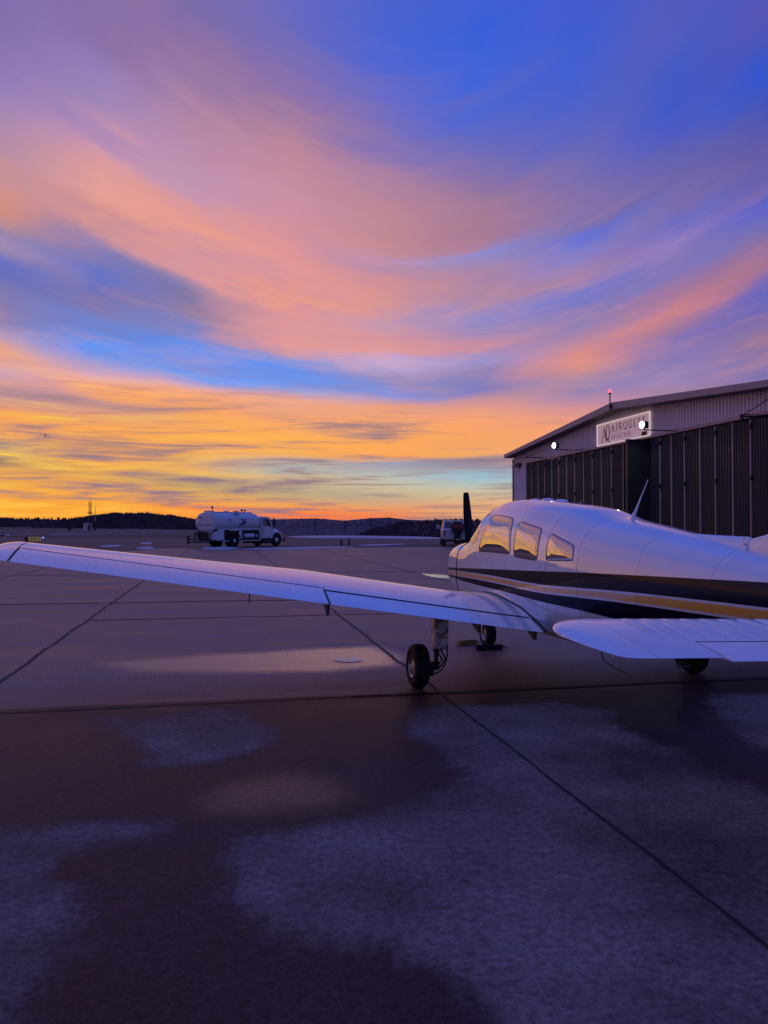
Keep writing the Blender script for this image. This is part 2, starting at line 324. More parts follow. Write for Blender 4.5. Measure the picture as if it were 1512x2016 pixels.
def build_ground():
    xs = np.concatenate([[-9000, -4000, -2000, -1000, -600, -400, -250, -160, -100, -60, -40, -28, -20, -15, -11], np.arange(-8, 9.01, .075), [10, 12, 15, 20, 28, 40, 60, 100, 160, 250, 400, 700, 1200, 2500, 5000, 9000]])
    ys = np.concatenate([[-300, -100, -40, -20, -10, -5, -2, 0], np.arange(.8, 12.5, .075), np.arange(12.6, 30, .5), np.arange(30, 140, 4), np.arange(140, 400, 20), [420, 500, 600, 700, 800, 900, 1000, 1200, 1500, 2000, 3000, 5000, 9000]])
    X, Y = np.meshgrid(xs, ys); P = np.stack([X.ravel(), Y.ravel()], 1)
    # plateau edge: the field stops ~900 m off on the left and only ~100 m off on the right
    ex_ = np.array([-9000, -260, -120, -40, -9, 12, 28, 60, 9000]); ey_ = np.array([900, 900, 640, 400, 290, 125, 104, 100, 100])
    edge = np.interp(P[:, 0], ex_, ey_)
    over = np.clip((P[:, 1] - edge) / np.maximum(edge * .35, 40), 0, 1)
    z = -26 * over * over * (3 - 2 * over)
    z += np.where(P[:, 1] > 58, .12 * np.sin(P[:, 0] * .05 + P[:, 1] * .021) * np.clip((P[:, 1] - 58) / 60, 0, 1), 0)
    dry = np.max([sdf_poly(P, [W(*p) for p in q]) for q in DRY], axis=0)
    mid = sdf_poly(P, [W(*p) for p in MID])
    she = [sdf_poly(P, [W(*p) for p in q]) for q in SHEEN]
    n0, n1 = len(xs), len(ys)
    fs = [(j * n0 + i, j * n0 + i + 1, (j + 1) * n0 + i + 1, (j + 1) * n0 + i) for j in range(n1 - 1) for i in range(n0 - 1)]
    me = bpy.data.meshes.new('ground'); me.from_pydata(np.column_stack([P, z]).tolist(), [], fs)
    for nm, v in (('dry', dry), ('mid', mid), ('sheen_a', she[0]), ('sheen_b', she[1])):
        at = me.attributes.new(nm, 'FLOAT', 'POINT'); at.data.foreach_set('value', np.clip(v, -5, 5).astype(np.float32))
    me.shade_smooth()
    o = bpy.data.objects.new('ground', me); COL.objects.link(o); o['kind'] = 'structure'
    m = bpy.data.materials.new('apron_and_field'); m.use_nodes = True; w = NT(m.node_tree); b = w.n['Principled BSDF']
    oc = w.new('ShaderNodeTexCoord').outputs['Object']; X_, Y_, Z_ = w.xyz(oc)
    at = lambda nm: w.new('ShaderNodeAttribute', attribute_name=nm).outputs['Fac']
    nb = w.noise(oc, 1.1, 6, .62); nf = w.noise(oc, 9, 5, .6); ng = w.noise(oc, 52, 3, .75); nl = w.noise(oc, .35, 4, .6)
    st = w.new('ShaderNodeMapping'); st.inputs['Scale'].default_value = (.22, .9, 1); w.l.new(oc, st.inputs[0])
    nst = w.noise(st.outputs[0], .9, 6, .62, .5)
    wob = w.math('ADD', w.math('MULTIPLY', w.math('SUBTRACT', nb, .5), .42), w.math('MULTIPLY', w.math('SUBTRACT', nf, .5), .30))
    dry = w.mapr(w.math('ADD', at('dry'), wob), -.13, .11, 0, 1, 'SMOOTHSTEP')
    dry = w.math('MULTIPLY', dry, w.mapr(w.math('ADD', w.math('MULTIPLY', nb, .55), w.math('MULTIPLY', nl, .45)), .40, .58, .30, 1.0))
    mid = w.mapr(at('mid'), -.03, .03)
    damp = w.math('MULTIPLY', w.mapr(w.math('ADD', at('mid'), w.math('MULTIPLY', wob, 1.6)), 1.5, .0, 0, 1, 'SMOOTHSTEP'), w.mapr(X_, .5, 3.0, .35, 1.0))
    shA = w.mapr(w.math('ADD', at('sheen_a'), w.math('MULTIPLY', wob, .6)), -.16, .34, 0, 1, 'SMOOTHSTEP')
    shA = w.math('MULTIPLY', shA, w.mapr(X_, -2.0, 2.0, .35, 1.0))
    shB = w.mapr(w.math('ADD', at('sheen_b'), wob), -.12, .35, 0, 1, 'SMOOTHSTEP')
    gr0 = w.math('ADD', w.math('MULTIPLY', ng, .6), w.math('MULTIPLY', w.noise(oc, 24, 4, .7), .4))
    pit = w.mapr(gr0, .38, .58, .25, 1.0)
    shA = w.math('MULTIPLY', shA, w.mapr(gr0, .36, .52, .45, 1.0)); shB = w.math('MULTIPLY', shB, pit)
    wetc = w.mix(w.mapr(nb, .35, .65), (.068, .027, .031), (.118, .049, .054))
    dryc = w.mix(w.mapr(ng, .3, .7), (.31, .21, .17), (.48, .335, .28))
    near = w.mix(dry, wetc, dryc)
    midc = w.mix(w.mapr(nst, .36, .62), (.19, .098, .085), (.335, .19, .163))
    midc = w.mix(w.math('MULTIPLY', damp, .75), midc, (.092, .044, .044))
    con = w.mix(mid, near, midc)
    gr = w.math('ADD', w.math('MULTIPLY', ng, .5), w.math('MULTIPLY', w.noise(oc, 24, 4, .7), .5))
    con = w.mix(w.mapr(gr, .40, .60, .0, .85), con, w.mix(1.0, con, (.26, .26, .28), 'MULTIPLY'))
    # dark taxiway band and field beyond the apron edge
    edgeY = w.math('ADD', w.mapr(X_, -7.5, -4.5, 45.0, 56.5), w.math('MULTIPLY', w.math('SUBTRACT', nl, .5), .6))
    fld = w.mapr(w.math('SUBTRACT', Y_, edgeY), -.15, .15)
    tax = w.math('MULTIPLY', w.mapr(X_, 7.0, 10.0), w.mapr(Y_, 66.0, 64.0))
    gn = w.noise(oc, .9, 6, .7); gl = w.noise(oc, .05, 5, .6)
    st2 = w.new('ShaderNodeMapping'); st2.inputs['Scale'].default_value = (.02, .22, 1); w.l.new(oc, st2.inputs[0])
    gs = w.noise(st2.outputs[0], 1.0, 5, .6, .3)
    gras = w.mix(gn, (.13, .066, .040), (.22, .115, .072))
    gras = w.mix(w.mapr(gs, .42, .6), gras, (.085, .060, .055))
    # thin broken snow on the far field
    sp = w.new('ShaderNodeMapping'); sp.inputs['Scale'].default_value = (.30, .11, 1); w.l.new(oc, sp.inputs[0])
    sn = w.mapr(w.math('ADD', w.noise(sp.outputs[0], 1.0, 7, .75), w.math('MULTIPLY', w.math('SUBTRACT', gs, .5), .5)), .53, .62)
    sn = w.math('MULTIPLY', sn, w.math('MULTIPLY', w.mapr(Y_, 110, 140), w.mapr(Y_, 420, 330)))
    gras = w.mix(w.math('MULTIPLY', sn, .75), gras, (.42, .40, .44))
    gras = w.mix(tax, gras, (.045, .045, .052))
    c = w.mix(fld, con, gras)
    w.l.new(c, b.inputs['Base Color'])
    rg = w.mapr(nb, .3, .7, .46, .58)
    ro = w.mix(dry, w.comb(rg, rg, rg), (.85, .85, .85))
    ro = w.mix(mid, ro, w.mix(w.mapr(nst, .36, .62), (.50, .50, .50), (.66, .66, .66)))
    ro = w.mix(w.math('MULTIPLY', shB, .75), ro, (.22, .22, .22)); ro = w.mix(shA, ro, (.12, .12, .12)); ro = w.mix(fld, ro, (.95, .95, .95))
    w.l.new(w.xyz(ro)[0], b.inputs['Roughness'])
    sp_ = w.math('MAXIMUM', w.math('MULTIPLY', w.math('MULTIPLY', mid, w.mapr(damp, 0, 1, 1.0, .55)), .5), w.math('MAXIMUM', w.math('MULTIPLY', shB, .36), w.math('MULTIPLY', shA, .95)))
    w.l.new(w.math('MAXIMUM', sp_, .09), b.inputs['Specular IOR Level'])
    hh = w.math('ADD', w.math('MULTIPLY', ng, .6), w.math('MULTIPLY', w.noise(oc, 190, 2, .6), .4))
    bm_ = w.new('ShaderNodeBump'); w.l.new(hh, bm_.inputs['Height']); bm_.inputs['Distance'].default_value = .006
    w.l.new(w.math('MULTIPLY', w.mapr(Y_, 4, 26, .9, .12), w.mapr(shA, 0, 1, 1, .45)), bm_.inputs['Strength']); w.l.new(bm_.outputs[0], b.inputs['Normal'])
    me.materials.append(m)
build_ground()

# joints between the slabs: ragged strips of dark sealant
def joint(p0, p1, wd, mat_, seed, z=.004, amp=.012):
    r = random.Random(seed); mb = MB()
    p0, p1 = Vector((*p0, z)), Vector((*p1, z)); L = (p1 - p0).length; n = max(int(L / .07), 4); d = (p1 - p0) / L; s = Vector((-d.y, d.x, 0))
    vs = []; drift = 0
    for i in range(n + 1):
        drift = drift * .9 + r.uniform(-1, 1) * amp * .5
        p = p0 + d * (L * i / n) + s * drift
        vs += [p + s * (wd * .5 + r.random() * amp), p - s * (wd * .5 + r.random() * amp)]
    mb.add(vs, [(2 * i, 2 * i + 1, 2 * i + 3, 2 * i + 2) for i in range(n)])
    o = mb.build('pavement_joint', mat_); o['kind'] = 'structure'
M['joint'] = mat('joint_sealant', (.010, .009, .012), .8)
M['joint2'] = mat('hairline_joint', (.03, .025, .03), .9)
for X0 in (-6.7, -2.3, 2.09, 6.5, 10.9):
    joint((X0, 1.0), (X0, 7.26), .014, M['joint'], int(X0 * 10), amp=.008)
    joint((X0, 7.32), (X0, 42.0 if X0 < -4 else 55), .03 if X0 != 2.09 else .022, M['joint'], int(X0 * 10) + 3, amp=.02)
joint((-9, 7.40), (2.0, 7.30), .022, M['joint2'], 51, z=.006, amp=.01); joint((1.2, 7.31), (12, 7.27), .05, M['joint'], 52, z=.006, amp=.012)
joint((-9, 17.5), (2.05, 17.0), .06, M['joint'], 53, z=.006, amp=.03); joint((-2.25, 14.1), (12, 13.9), .03, M['joint'], 54, z=.006, amp=.02)
joint((-9, 27), (14, 26.6), .05, M['joint2'], 55, z=.006, amp=.03); joint((-5, 40), (16, 40), .06, M['joint2'], 56, z=.006, amp=.03)

# puddle of still water and the melt water beside the nose
def blob_sheet(name, pts, matl, z, kind, thick=0.0, label=None, seed=1):
    r = random.Random(seed); pts = [Vector((p[0], p[1], 0)) for p in pts]; c = sum(pts, Vector()) / len(pts); out = []
    n = len(pts)
    for i in range(n):
        a, b, e, f = pts[i - 1], pts[i], pts[(i + 1) % n], pts[(i + 2) % n]
        for k in range(6):
            t = k / 6; q = .5 * ((2 * b) + (e - a) * t + (2 * a - 5 * b + 4 * e - f) * t * t + (3 * b - a - 3 * e + f) * t ** 3)
            out.append(q + (q - c) * r.uniform(-.04, .04))
    mb = MB(); N = len(out)
    rings = [[(p.x, p.y, z) for p in out]] + [[(c.x + (p.x - c.x) * s, c.y + (p.y - c.y) * s, z + thick * (1 - s) ** .5) for p in out] for s in (.85, .5, .15)]
    mb.loft(rings, True, False); mb.f.append(tuple(3 * N + i for i in range(N))); mb.mi.append(0)
    o = mb.build(name, matl, smooth=50); o['kind'] = kind
    if label: o['label'] = label
    return o
M['water'] = mat('puddle_water', (.02, .02, .03), .08, ior=1.6)
blob_sheet('puddle', [W(*p) for p in ((655,1300),(668,1296),(688,1297),(700,1293),(706,1296),(712,1301),(690,1304),(668,1303))], M['water'], .006, 'structure', seed=3)
blob_sheet('puddle', [W(*p) for p in ((830,1130),(850,1131),(880,1133),(905,1135),(905,1140),(875,1139),(850,1136))], M['water'], .008, 'structure', seed=4)
# old snow
snow = []
def snow_patch(px, th, seed): return blob_sheet('snow_patch', [W(*p) for p in px], M['tan'], .012, 'stuff', th, seed=seed)
snow_patch(((398,1079),(430,1077.5),(462,1078),(470,1080),(440,1082.5),(405,1082)), .08, 11)
snow_patch(((480,1080.5),(560,1079),(640,1076.6),(700,1077),(640,1079.5),(560,1081.5),(500,1082)), .06, 12)
snow_patch(((700,1073.5),(760,1072.3),(800,1071),(770,1073.2),(730,1074.5)), .05, 13)
snow_patch(((196,1076),(215,1073.5),(240,1074),(225,1076.5)), .04, 14)
snow_patch(((268,1080),(285,1078),(296,1077),(304,1081),(285,1081.5)), .10, 15)
snow_patch(((275,1069),(300,1067.5),(298,1071),(280,1071.5)), .04, 16)
snow_patch(((560,1057),(620,1055.6),(700,1056.5),(790,1058),(862,1058.6),(862,1061),(780,1060.5),(690,1060),(600,1059.5)), .25, 17)
snow_patch(((1,1060),(18,1059.6),(18,1061.6),(1,1062)), .06, 18)
# ------------------------------------------------------------------ hills and woods
M['hill'] = mat('hillside', (.10, .062, .062), .95, var=.3, vscale=.02)
M['wood'] = mat('bare_woods', (.10, .062, .062), .95, var=.4, vscale=.05)
M['wood2'] = mat('hazed_far_woods', (.055, .042, .060), .95, var=.3, vscale=.02)  # bluer tint puts the distance haze into the colour
def ridge(name, pts, depth, base, matl):
    """pts: (photo x, photo y of the ridge, distance)"""
    mb = MB(); rings = []
    for i in range(len(pts) * 8 - 7):
        k, t = divmod(i, 8); t /= 8
        a = pts[k]; b = pts[min(k + 1, len(pts) - 1)]; t = t * t * (3 - 2 * t)
        px, py, D = (a[q] + (b[q] - a[q]) * t for q in range(3))
        az = PSI + math.atan((px - 756) / 1514); h = CAMH + (1034 - py) / 1514 * D * math.cos(az - PSI)
        u = Vector((math.sin(az), math.cos(az), 0))
        rings.append([u * (D - depth) + Vector((0, 0, base)), u * (D - depth * .55) + Vector((0, 0, base + (h - base) * .45)), u * (D - depth * .2) + Vector((0, 0, base + (h - base) * .85)), u * D + Vector((0, 0, h)), u * (D + depth) + Vector((0, 0, base))])
    mb.loft(rings, False, False); o = mb.build(name, matl, smooth=80); o['kind'] = 'structure'; return rings
def woods(name, rings, n, hmin, hmax, matl, seed, label):
    r = random.Random(seed); mb = MB()
    for _ in range(n):
        i = r.randrange(len(rings) - 1); t = r.random(); s = min(abs(r.gauss(0, .42)), 1.2) if r.random() < .6 else r.random() * 1.2
        P = [rings[i][k].lerp(rings[i + 1][k], t) for k in range(5)]
        b = P[3].lerp(P[2], s / .3) if s < .3 else P[2].lerp(P[1], min((s - .3) / .9, 1))
        h = r.uniform(hmin, hmax); wd = h * r.uniform(.25, .45)
        a = math.atan2(b.x, b.y); sx = Vector((math.cos(a), -math.sin(a), 0)); fw = Vector((math.sin(a), math.cos(a), 0))
        for q in range(7):      # a spray of upright twig masses
            o = sx * r.uniform(-wd, wd) * .8 + fw * r.uniform(-wd, wd)
            top = h * r.uniform(.6, 1.0); ww = wd * r.uniform(.18, .4)
            m_ = b + o + Vector((0, 0, top * r.uniform(.35, .6)))
            mb.add([b + o * .3 - Vector((0, 0, 1)), m_ - sx * ww, b + o * 1.15 + Vector((0, 0, top)), m_ + sx * ww + fw * ww], [(0, 1, 2), (0, 2, 3), (0, 3, 1)])
    o = mb.build(name, matl, fix=False); o['kind'] = 'stuff'; o['label'] = label
rl = ridge('hill', [(-900,1024,950),(-300,1022,950),(0,1022,900),(150,1023,860),(185,1018,820),(225,1013,780),(290,1013,780),(340,1018,800),(390,1026,850),(450,1032,900),(540,1034,900)], 160, -26, M['hill'])
woods('woodland', rl, 11000, 1.5, 3.4, M['wood'], 21, 'dark bare woods along the low hill under the sunset')
rr = ridge('hill', [(380,1024,2300),(520,1023,2300),(620,1020.5,2400),(680,1025,2400),(730,1020,2600),(765,1019,2600),(800,1023,2500),(900,1026,2400),(1100,1022,2400),(1500,1020,2400),(2200,1016,2400)], 900, -60, M['wood2'])
woods('woodland', rr, 2500, 1.5, 4, M['wood2'], 22, 'distant wooded ridge tinted with blue haze right of the fuel truck')
rn = ridge('hill', [(600,1075,800),(680,1062,780),(740,1042,760),(790,1029,740),(860,1026,700),(1000,1025,660),(1300,1022,640),(1900,1018,640)], 380, -60, M['hill'])
woods('woodland', rn, 7000, 1.5, 3.4, M['wood'], 23, 'nearer dark tree line behind the pickup truck')
#BODY
# ------------------------------------------------------------------ aircraft
# fuselage sections: y, bottom, widest, top, half width, exponents below / above
SEC = np.array([(2.68,.90,1.10,1.24,.22,2.6,2.6),(2.64,.82,1.10,1.31,.37,2.8,3.0),(2.52,.74,1.10,1.37,.44,3.0,3.2),(2.2,.62,1.11,1.425,.495,3.0,3.4),
(1.95,.55,1.13,1.445,.525,3.0,3.2),(1.8,.53,1.14,1.478,.54,3.0,2.9),(1.6,.51,1.16,1.60,.555,3.0,2.45),(1.4,.50,1.19,1.765,.565,3.0,2.5),(1.15,.49,1.21,1.900,.575,3.0,2.75),
(.8,.48,1.225,1.945,.58,3.0,2.9),(.16,.47,1.235,1.91,.58,3.0,2.9),(-.7,.48,1.225,1.825,.56,2.9,2.7),(-1.2,.53,1.205,1.72,.53,2.7,2.6),(-1.72,.61,1.19,1.645,.47,2.5,2.5),(-2.13,.68,1.18,1.585,.42,2.4,2.4),(-2.8,.79,1.17,1.48,.335,2.3,2.3),(-3.6,.90,1.16,1.38,.24,2.2,2.2),(-4.4,1.02,1.15,1.27,.12,2.,2.),(-4.72,1.08,1.14,1.2,.05,2.,2.)])[::-1]
def _tan():
    y = SEC[:, 0]; dy = np.diff(y)[:, None]; d = np.diff(SEC[:, 1:], axis=0) / dy
    m = np.zeros_like(SEC[:, 1:]); m[0] = d[0]; m[-1] = d[-1]
    a, b = d[:-1], d[1:]; h0, h1 = dy[:-1], dy[1:]; w1 = 2 * h1 + h0; w2 = h1 + 2 * h0
    with np.errstate(divide='ignore', invalid='ignore'):
        hm = (w1 + w2) / (w1 / a + w2 / b)
    m[1:-1] = np.where(a * b > 0, hm, 0); return m
TAN = _tan()
def sec(y):
    y = min(max(y, SEC[0, 0]), SEC[-1, 0]); i = min(max(int(np.searchsorted(SEC[:, 0], y)) - 1, 0), len(SEC) - 2)
    h = SEC[i + 1, 0] - SEC[i, 0]; t = (y - SEC[i, 0]) / h
    return (2*t**3-3*t*t+1)*SEC[i, 1:]+(t**3-2*t*t+t)*h*TAN[i]+(-2*t**3+3*t*t)*SEC[i+1, 1:]+(t**3-t*t)*h*TAN[i+1]
def halfw(y, z):
    zb, zw, zt, w, nl, nu = sec(y)
    q, n = ((z - zw) / (zt - zw), nu) if z > zw else ((zw - z) / (zw - zb), nl)
    return w * max(1 - min(abs(q), 1) ** n, 0) ** (1 / n)
def fpt(y, phi, off=0.0):
    """point of the fuselage skin at station y, angle phi (0 = right side, pi/2 = top)"""
    zb, zw, zt, w, nl, nu = sec(y); c, s = math.cos(phi), math.sin(phi); n = nu if s >= 0 else nl
    x = w * math.copysign(abs(c) ** (2 / n), c); hz = (zt - zw) if s >= 0 else (zw - zb)
    z = zw + hz * math.copysign(abs(s) ** (2 / n), s)
    k = 1 + off / math.hypot(x, z - zw) if off else 1
    return (x * k, y, zw + (z - zw) * k)

PO = (3.533, 7.666, 0.0)
plane = empty('light_aircraft', PO, (0, R(1.8), R(2.4)))
tag(plane, 'white low wing propeller aircraft with black and gold side stripes parked on the apron', 'aircraft')

def paint_mat():
    m = bpy.data.materials.new('fuselage_paint'); m.use_nodes = True; w = NT(m.node_tree); b = w.n['Principled BSDF']
    oc = w.new('ShaderNodeTexCoord').outputs['Object']; X, Y, Z = w.xyz(oc)
    t = w.mapr(Y, -5.0, 3.0)
    def curve(pts):
        n = w.new('ShaderNodeFloatCurve'); c = n.mapping.curves[0]
        pts = sorted((((y + 5) / 8), z - .5) for y, z in pts)
        c.points[0].location = pts[0]; c.points[1].location = pts[-1]
        for p in pts[1:-1]: c.points.new(*p)
        for p in c.points: p.handle_type = 'AUTO_CLAMPED'
        n.mapping.use_clip = False; n.mapping.update(); w.l.new(t, n.inputs['Value'])
        return w.math('ADD', n.outputs[0], .5)
    E = dict(a=[(3,1.05),(2.4,1.066),(1.694,1.093),(.731,1.133),(-.503,1.181),(-1.24,1.211),(-1.841,1.231),(-2.812,1.259),(-3.3,1.272),(-5,1.31)],
             b=[(3,1.01),(2.6,1.02),(2.286,1.036),(1.5,1.055),(.725,1.064),(-.538,1.055),(-1.242,1.074),(-1.846,1.093),(-2.82,1.106),(-3.3,1.109),(-5,1.11)],
             c=[(3,.995),(2.6,1.005),(2.286,1.020),(1.5,1.038),(.725,1.045),(-.537,1.035),(-1.241,1.056),(-1.842,1.075),(-2.82,1.087),(-3.3,1.089),(-5,1.09)],
             d=[(3,.965),(2.286,.983),(.726,1.004),(-.537,.988),(-1.24,1.006),(-1.837,1.017),(-2.81,1.021),(-5,1.02)],
             e=[(3,.955),(2.187,.974),(.726,.988),(-.536,.972),(-1.236,.988),(-1.834,1.000),(-2.8,1.002),(-5,1.0)],
             f=[(3,.94),(2.191,.942),(1.6,.93),(.735,.918),(.157,.909),(-.524,.888),(-1.213,.876),(-1.6,.858),(-2.8,.80),(-5,.8)])
    C = {k: curve(v) for k, v in E.items()}
    def band(lo, hi): return w.math('MULTIPLY', w.mapr(w.math('SUBTRACT', Z, lo), -.0012, .0012), w.mapr(w.math('SUBTRACT', hi, Z), -.0012, .0012))
    blk = w.math('MAXIMUM', band(C['b'], C['a']), band(C['f'], C['e'])); gld = band(C['d'], C['c'])
    white = w.mix(w.mapr(w.noise(oc, 2.2, 6, .65), .35, .7), (.80, .80, .82), (.73, .73, .76))
    col = w.mix(blk, white, (.004, .005, .018)); col = w.mix(gld, col, (.92, .46, .06))
    # panel seams round the skin
    seam = None
    for y0, wd in ((1.93, .010), (.22, .0035), (-.70, .0045), (-1.25, .0045), (-2.82, .002), (-2.05, .002)):
        s = w.mapr(w.math('ABSOLUTE', w.math('SUBTRACT', Y, y0)), wd * .6, wd, 1, 0)
        seam = s if seam is None else w.math('MAXIMUM', seam, s)
    for y0, za, zb_ in ((.60, 1.14, 1.315), (-.555, 1.19, 1.30)):
        s = w.math('MULTIPLY', w.mapr(w.math('ABSOLUTE', w.math('SUBTRACT', Y, y0)), .0008, .002, .6, 0), w.math('MULTIPLY', w.mapr(Z, za, za + .002), w.mapr(Z, zb_, zb_ - .002))); seam = w.math('MAXIMUM', seam, s)
    # lap seam with rivets under the rear window
    lap = w.math('MULTIPLY', w.mapr(w.math('ABSOLUTE', w.math('SUBTRACT', Z, 1.252)), .0008, .0018, .8, 0), w.math('MULTIPLY', w.mapr(Y, -1.26, -1.24), w.mapr(Y, -.68, -.70)))
    seam = w.math('MAXIMUM', seam, lap)
    rx = w.math('SUBTRACT', w.math('FRACT', w.math('DIVIDE', Y, .045)), .5); rz = w.math('DIVIDE', w.math('SUBTRACT', Z, 1.272), .045)
    rd = w.math('SQRT', w.math('ADD', w.math('MULTIPLY', rx, rx), w.math('MULTIPLY', rz, rz)))
    riv = w.math('MULTIPLY', w.mapr(rd, .08, .12, 1, 0), w.math('MULTIPLY', w.mapr(Y, -1.24, -1.22), w.mapr(Y, -.72, -.74)))
    col = w.mix(w.math('MULTIPLY', seam, .85), col, (.03, .03, .04)); col = w.mix(w.math('MULTIPLY', riv, .5), col, (.25, .25, .28))
    w.l.new(col, b.inputs['Base Color']); b.inputs['Roughness'].default_value = .3
    w.l.new(w.mapr(blk, 0, 1, 1.0, .10), b.inputs['Coat Weight']); w.l.new(w.mapr(blk, 0, 1, .5, .10), b.inputs['Specular IOR Level'])
    b.inputs['Coat Roughness'].default_value = .04; b.inputs['Coat IOR'].default_value = 2.15
    nrm = w.bump(w.noise(oc, 1.7, 2, .5), .10, .03); w.l.new(nrm, b.inputs['Normal']); w.l.new(nrm, b.inputs['Coat Normal'])
    return m
M['fus'] = paint_mat()
def build_fuselage():
    mb = MB(); ys = list(np.arange(-4.72, 2.3, .06)) + list(np.arange(2.3, 2.66, .03)) + [2.66, 2.672, 2.68]
    N = 96; mb.loft([[fpt(y, 2 * math.pi * k / N) for k in range(N)] for y in ys])
    mb.build('fuselage', M['fus'], plane, smooth=50)
    # windscreen
    mb = MB(); rows = []
    for i in range(41):
        ph = R(13) + (R(154)) * i / 40; a = min(ph, math.pi - ph); dg = math.degrees(a)
        lo = 1.29 + .46 * math.sin(R(min(max(dg - 13, 0) / 77, 1) * 90)) ** .8
        hi = 1.15 - .11 * (dg - 13) / 37 if dg < 50 else 1.04 + .22 * math.sin(R((dg - 50) / 40 * 90))
        rows.append([fpt(hi + (lo - hi) * j / 12, ph, .003) for j in range(13)])
    mb.loft(rows, False, False); mb.build('windscreen', M['glass'], plane, smooth=60)
    # side windows, each a curved pane standing 3 mm proud of its black seal
    wins = [
     [(1.013,1.335),(1.002,1.42),(.93,1.60),(.855,1.715),(.78,1.742),(.62,1.743),(.30,1.72),(.215,1.70),(.165,1.60),(.112,1.37),(.145,1.328),(.598,1.329),(.95,1.325)],
     [(.012,1.335),(.022,1.44),(.036,1.61),(.0,1.665),(-.08,1.664),(-.45,1.608),(-.51,1.585),(-.524,1.50),(-.522,1.32),(-.49,1.287),(-.394,1.288),(-.05,1.302)],
     [(-.707,1.315),(-.697,1.457),(-.70,1.53),(-.73,1.550),(-.82,1.533),(-1.13,1.455),(-1.163,1.425),(-1.174,1.34),(-1.155,1.312),(-.745,1.297)]]
    for s in (-1, 1):
        for poly in wins:
            P = np.array(poly); n = len(P); out = []
            for i in range(n):
                a, b, c_, d_ = P[i - 1], P[i], P[(i + 1) % n], P[(i + 2) % n]
                for k in range(6):
                    t = k / 6; cr = .5 * ((2*b) + (c_-a)*t + (2*a-5*b+4*c_-d_)*t*t + (3*b-a-3*c_+d_)*t**3); ln = b + (c_ - b) * t
                    out.append(.45 * cr + .55 * ln)
            out = np.array(out); c = out.mean(0)
            mb = MB(); mb.loft([[(s * (halfw(*(c + (p - c) * k)) + off), *(c + (p - c) * k)) for p in out] for k, off in ((1, -.004), (.995, .002), (.97, .005), (.8, .0085), (.6, .0115), (.4, .0135), (.2, .0145), (.02, .015))], True, False)
            wo = mb.build('window', M['glass'], plane, smooth=60)
            mb = MB(); q = [Vector((s * (halfw(*p) + .001), *p)) for p in out]
            mb.tube(q + [q[0]], .004, 6); mb.build('window_seal', M['seal'], wo, smooth=60)
build_fuselage()

# wing: straight inner panel, tapered outer panel, 7 degrees of dihedral
def wing_geo(x):
    le = .74 + .42 * max(0, (1.25 - x) / .75) ** 1.5 if x < 1.25 else (.74 if x < 2.75 else .74 - .50 * (x - 2.75) / 2.6)
    te = -.90 if x < 2.75 else -.90 + .06 * (x - 2.75) / 2.6
    return le, te, .62 + .123 * (x - .6), (.15 if x < 2.75 else .15 - .03 * (x - 2.75) / 2.6)
def wing_pt(x, s, up, thick=1.0):
    """s: 0 leading edge .. 1 trailing edge, x: distance from the centre line"""
    le, te, zt, th = wing_geo(x); c = le - te
    yt = 5 * th * (.2969 * s ** .5 - .126 * s - .3516 * s * s + .2843 * s ** 3 - .1030 * s ** 4)
    cm = .035 * (2 * .4 * s - s * s) / .16 if s < .4 else .035 / .36 * (.2 + .8 * s - s * s)
    h = (1 - s) * c * math.sin(R(2.4)) + c * (cm + (yt if up else -yt) * thick)
    return (le - s * c, zt + h)
def wing_sec(x, s0, s1, sx, n=20, thick=1.0):
    q = [s0 + (s1 - s0) * (.5 - .5 * math.cos(math.pi * k / n)) for k in range(n + 1)]
    up = [(sx * x, *wing_pt(x, s, True, thick)) for s in q]; dn = [(sx * x, *wing_pt(x, s, False, thick)) for s in q[::-1]]
    if s0 == 0: dn = dn[:-1]
    return up + dn
def wing_skin():
    m = bpy.data.materials.new('wing_paint'); m.use_nodes = True; w = NT(m.node_tree); b = w.n['Principled BSDF']
    oc = w.new('ShaderNodeTexCoord').outputs['Object']; X, Y, Z = w.xyz(oc); ax = w.math('ABSOLUTE', X)
    col = w.mix(w.mapr(w.noise(oc, 1.8, 6, .65), .35, .7), (.79, .79, .82), (.70, .70, .74))
    seam = None
    for x0 in (1.25, 1.95, 2.75, 3.4, 4.05, 4.7):
        s = w.mapr(w.math('ABSOLUTE', w.math('SUBTRACT', ax, x0)), .0025, .005, 1, 0); seam = s if seam is None else w.math('MAXIMUM', seam, s)
    s = w.mapr(w.math('ABSOLUTE', w.math('SUBTRACT', Y, .20)), .0015, .004, .8, 0); seam = w.math('MAXIMUM', seam, s)
    rw = w.math('ABSOLUTE', w.math('SUBTRACT', w.math('FRACT', w.math('DIVIDE', ax, .06)), .5))
    rv = w.math('MULTIPLY', w.mapr(rw, .05, .09, 1, 0), w.mapr(w.math('ABSOLUTE', w.math('SUBTRACT', Y, -.36)), .002, .0045, 1, 0))
    col = w.mix(w.math('MULTIPLY', seam, .22), col, (.08, .08, .1)); col = w.mix(w.math('MULTIPLY', rv, .5), col, (.3, .3, .33))
    w.l.new(col, b.inputs['Base Color']); b.inputs['Roughness'].default_value = .34
    b.inputs['Coat Weight'].default_value = 1.0; b.inputs['Coat Roughness'].default_value = .12; b.inputs['Coat IOR'].default_value = 1.7
    nr = w.bump(w.noise(oc, 3.0, 3, .5), .18, .02); w.l.new(nr, b.inputs['Normal']); w.l.new(nr, b.inputs['Coat Normal'])
    return m
M['wing'] = wing_skin()
def s_at(x, y): le, te = wing_geo(x)[:2]; return (le - y) / (le - te)
FLAP_Y = lambda x: -.575
AIL_Y = lambda x: -.50 + .07 * (x - 2.8) / 2.5
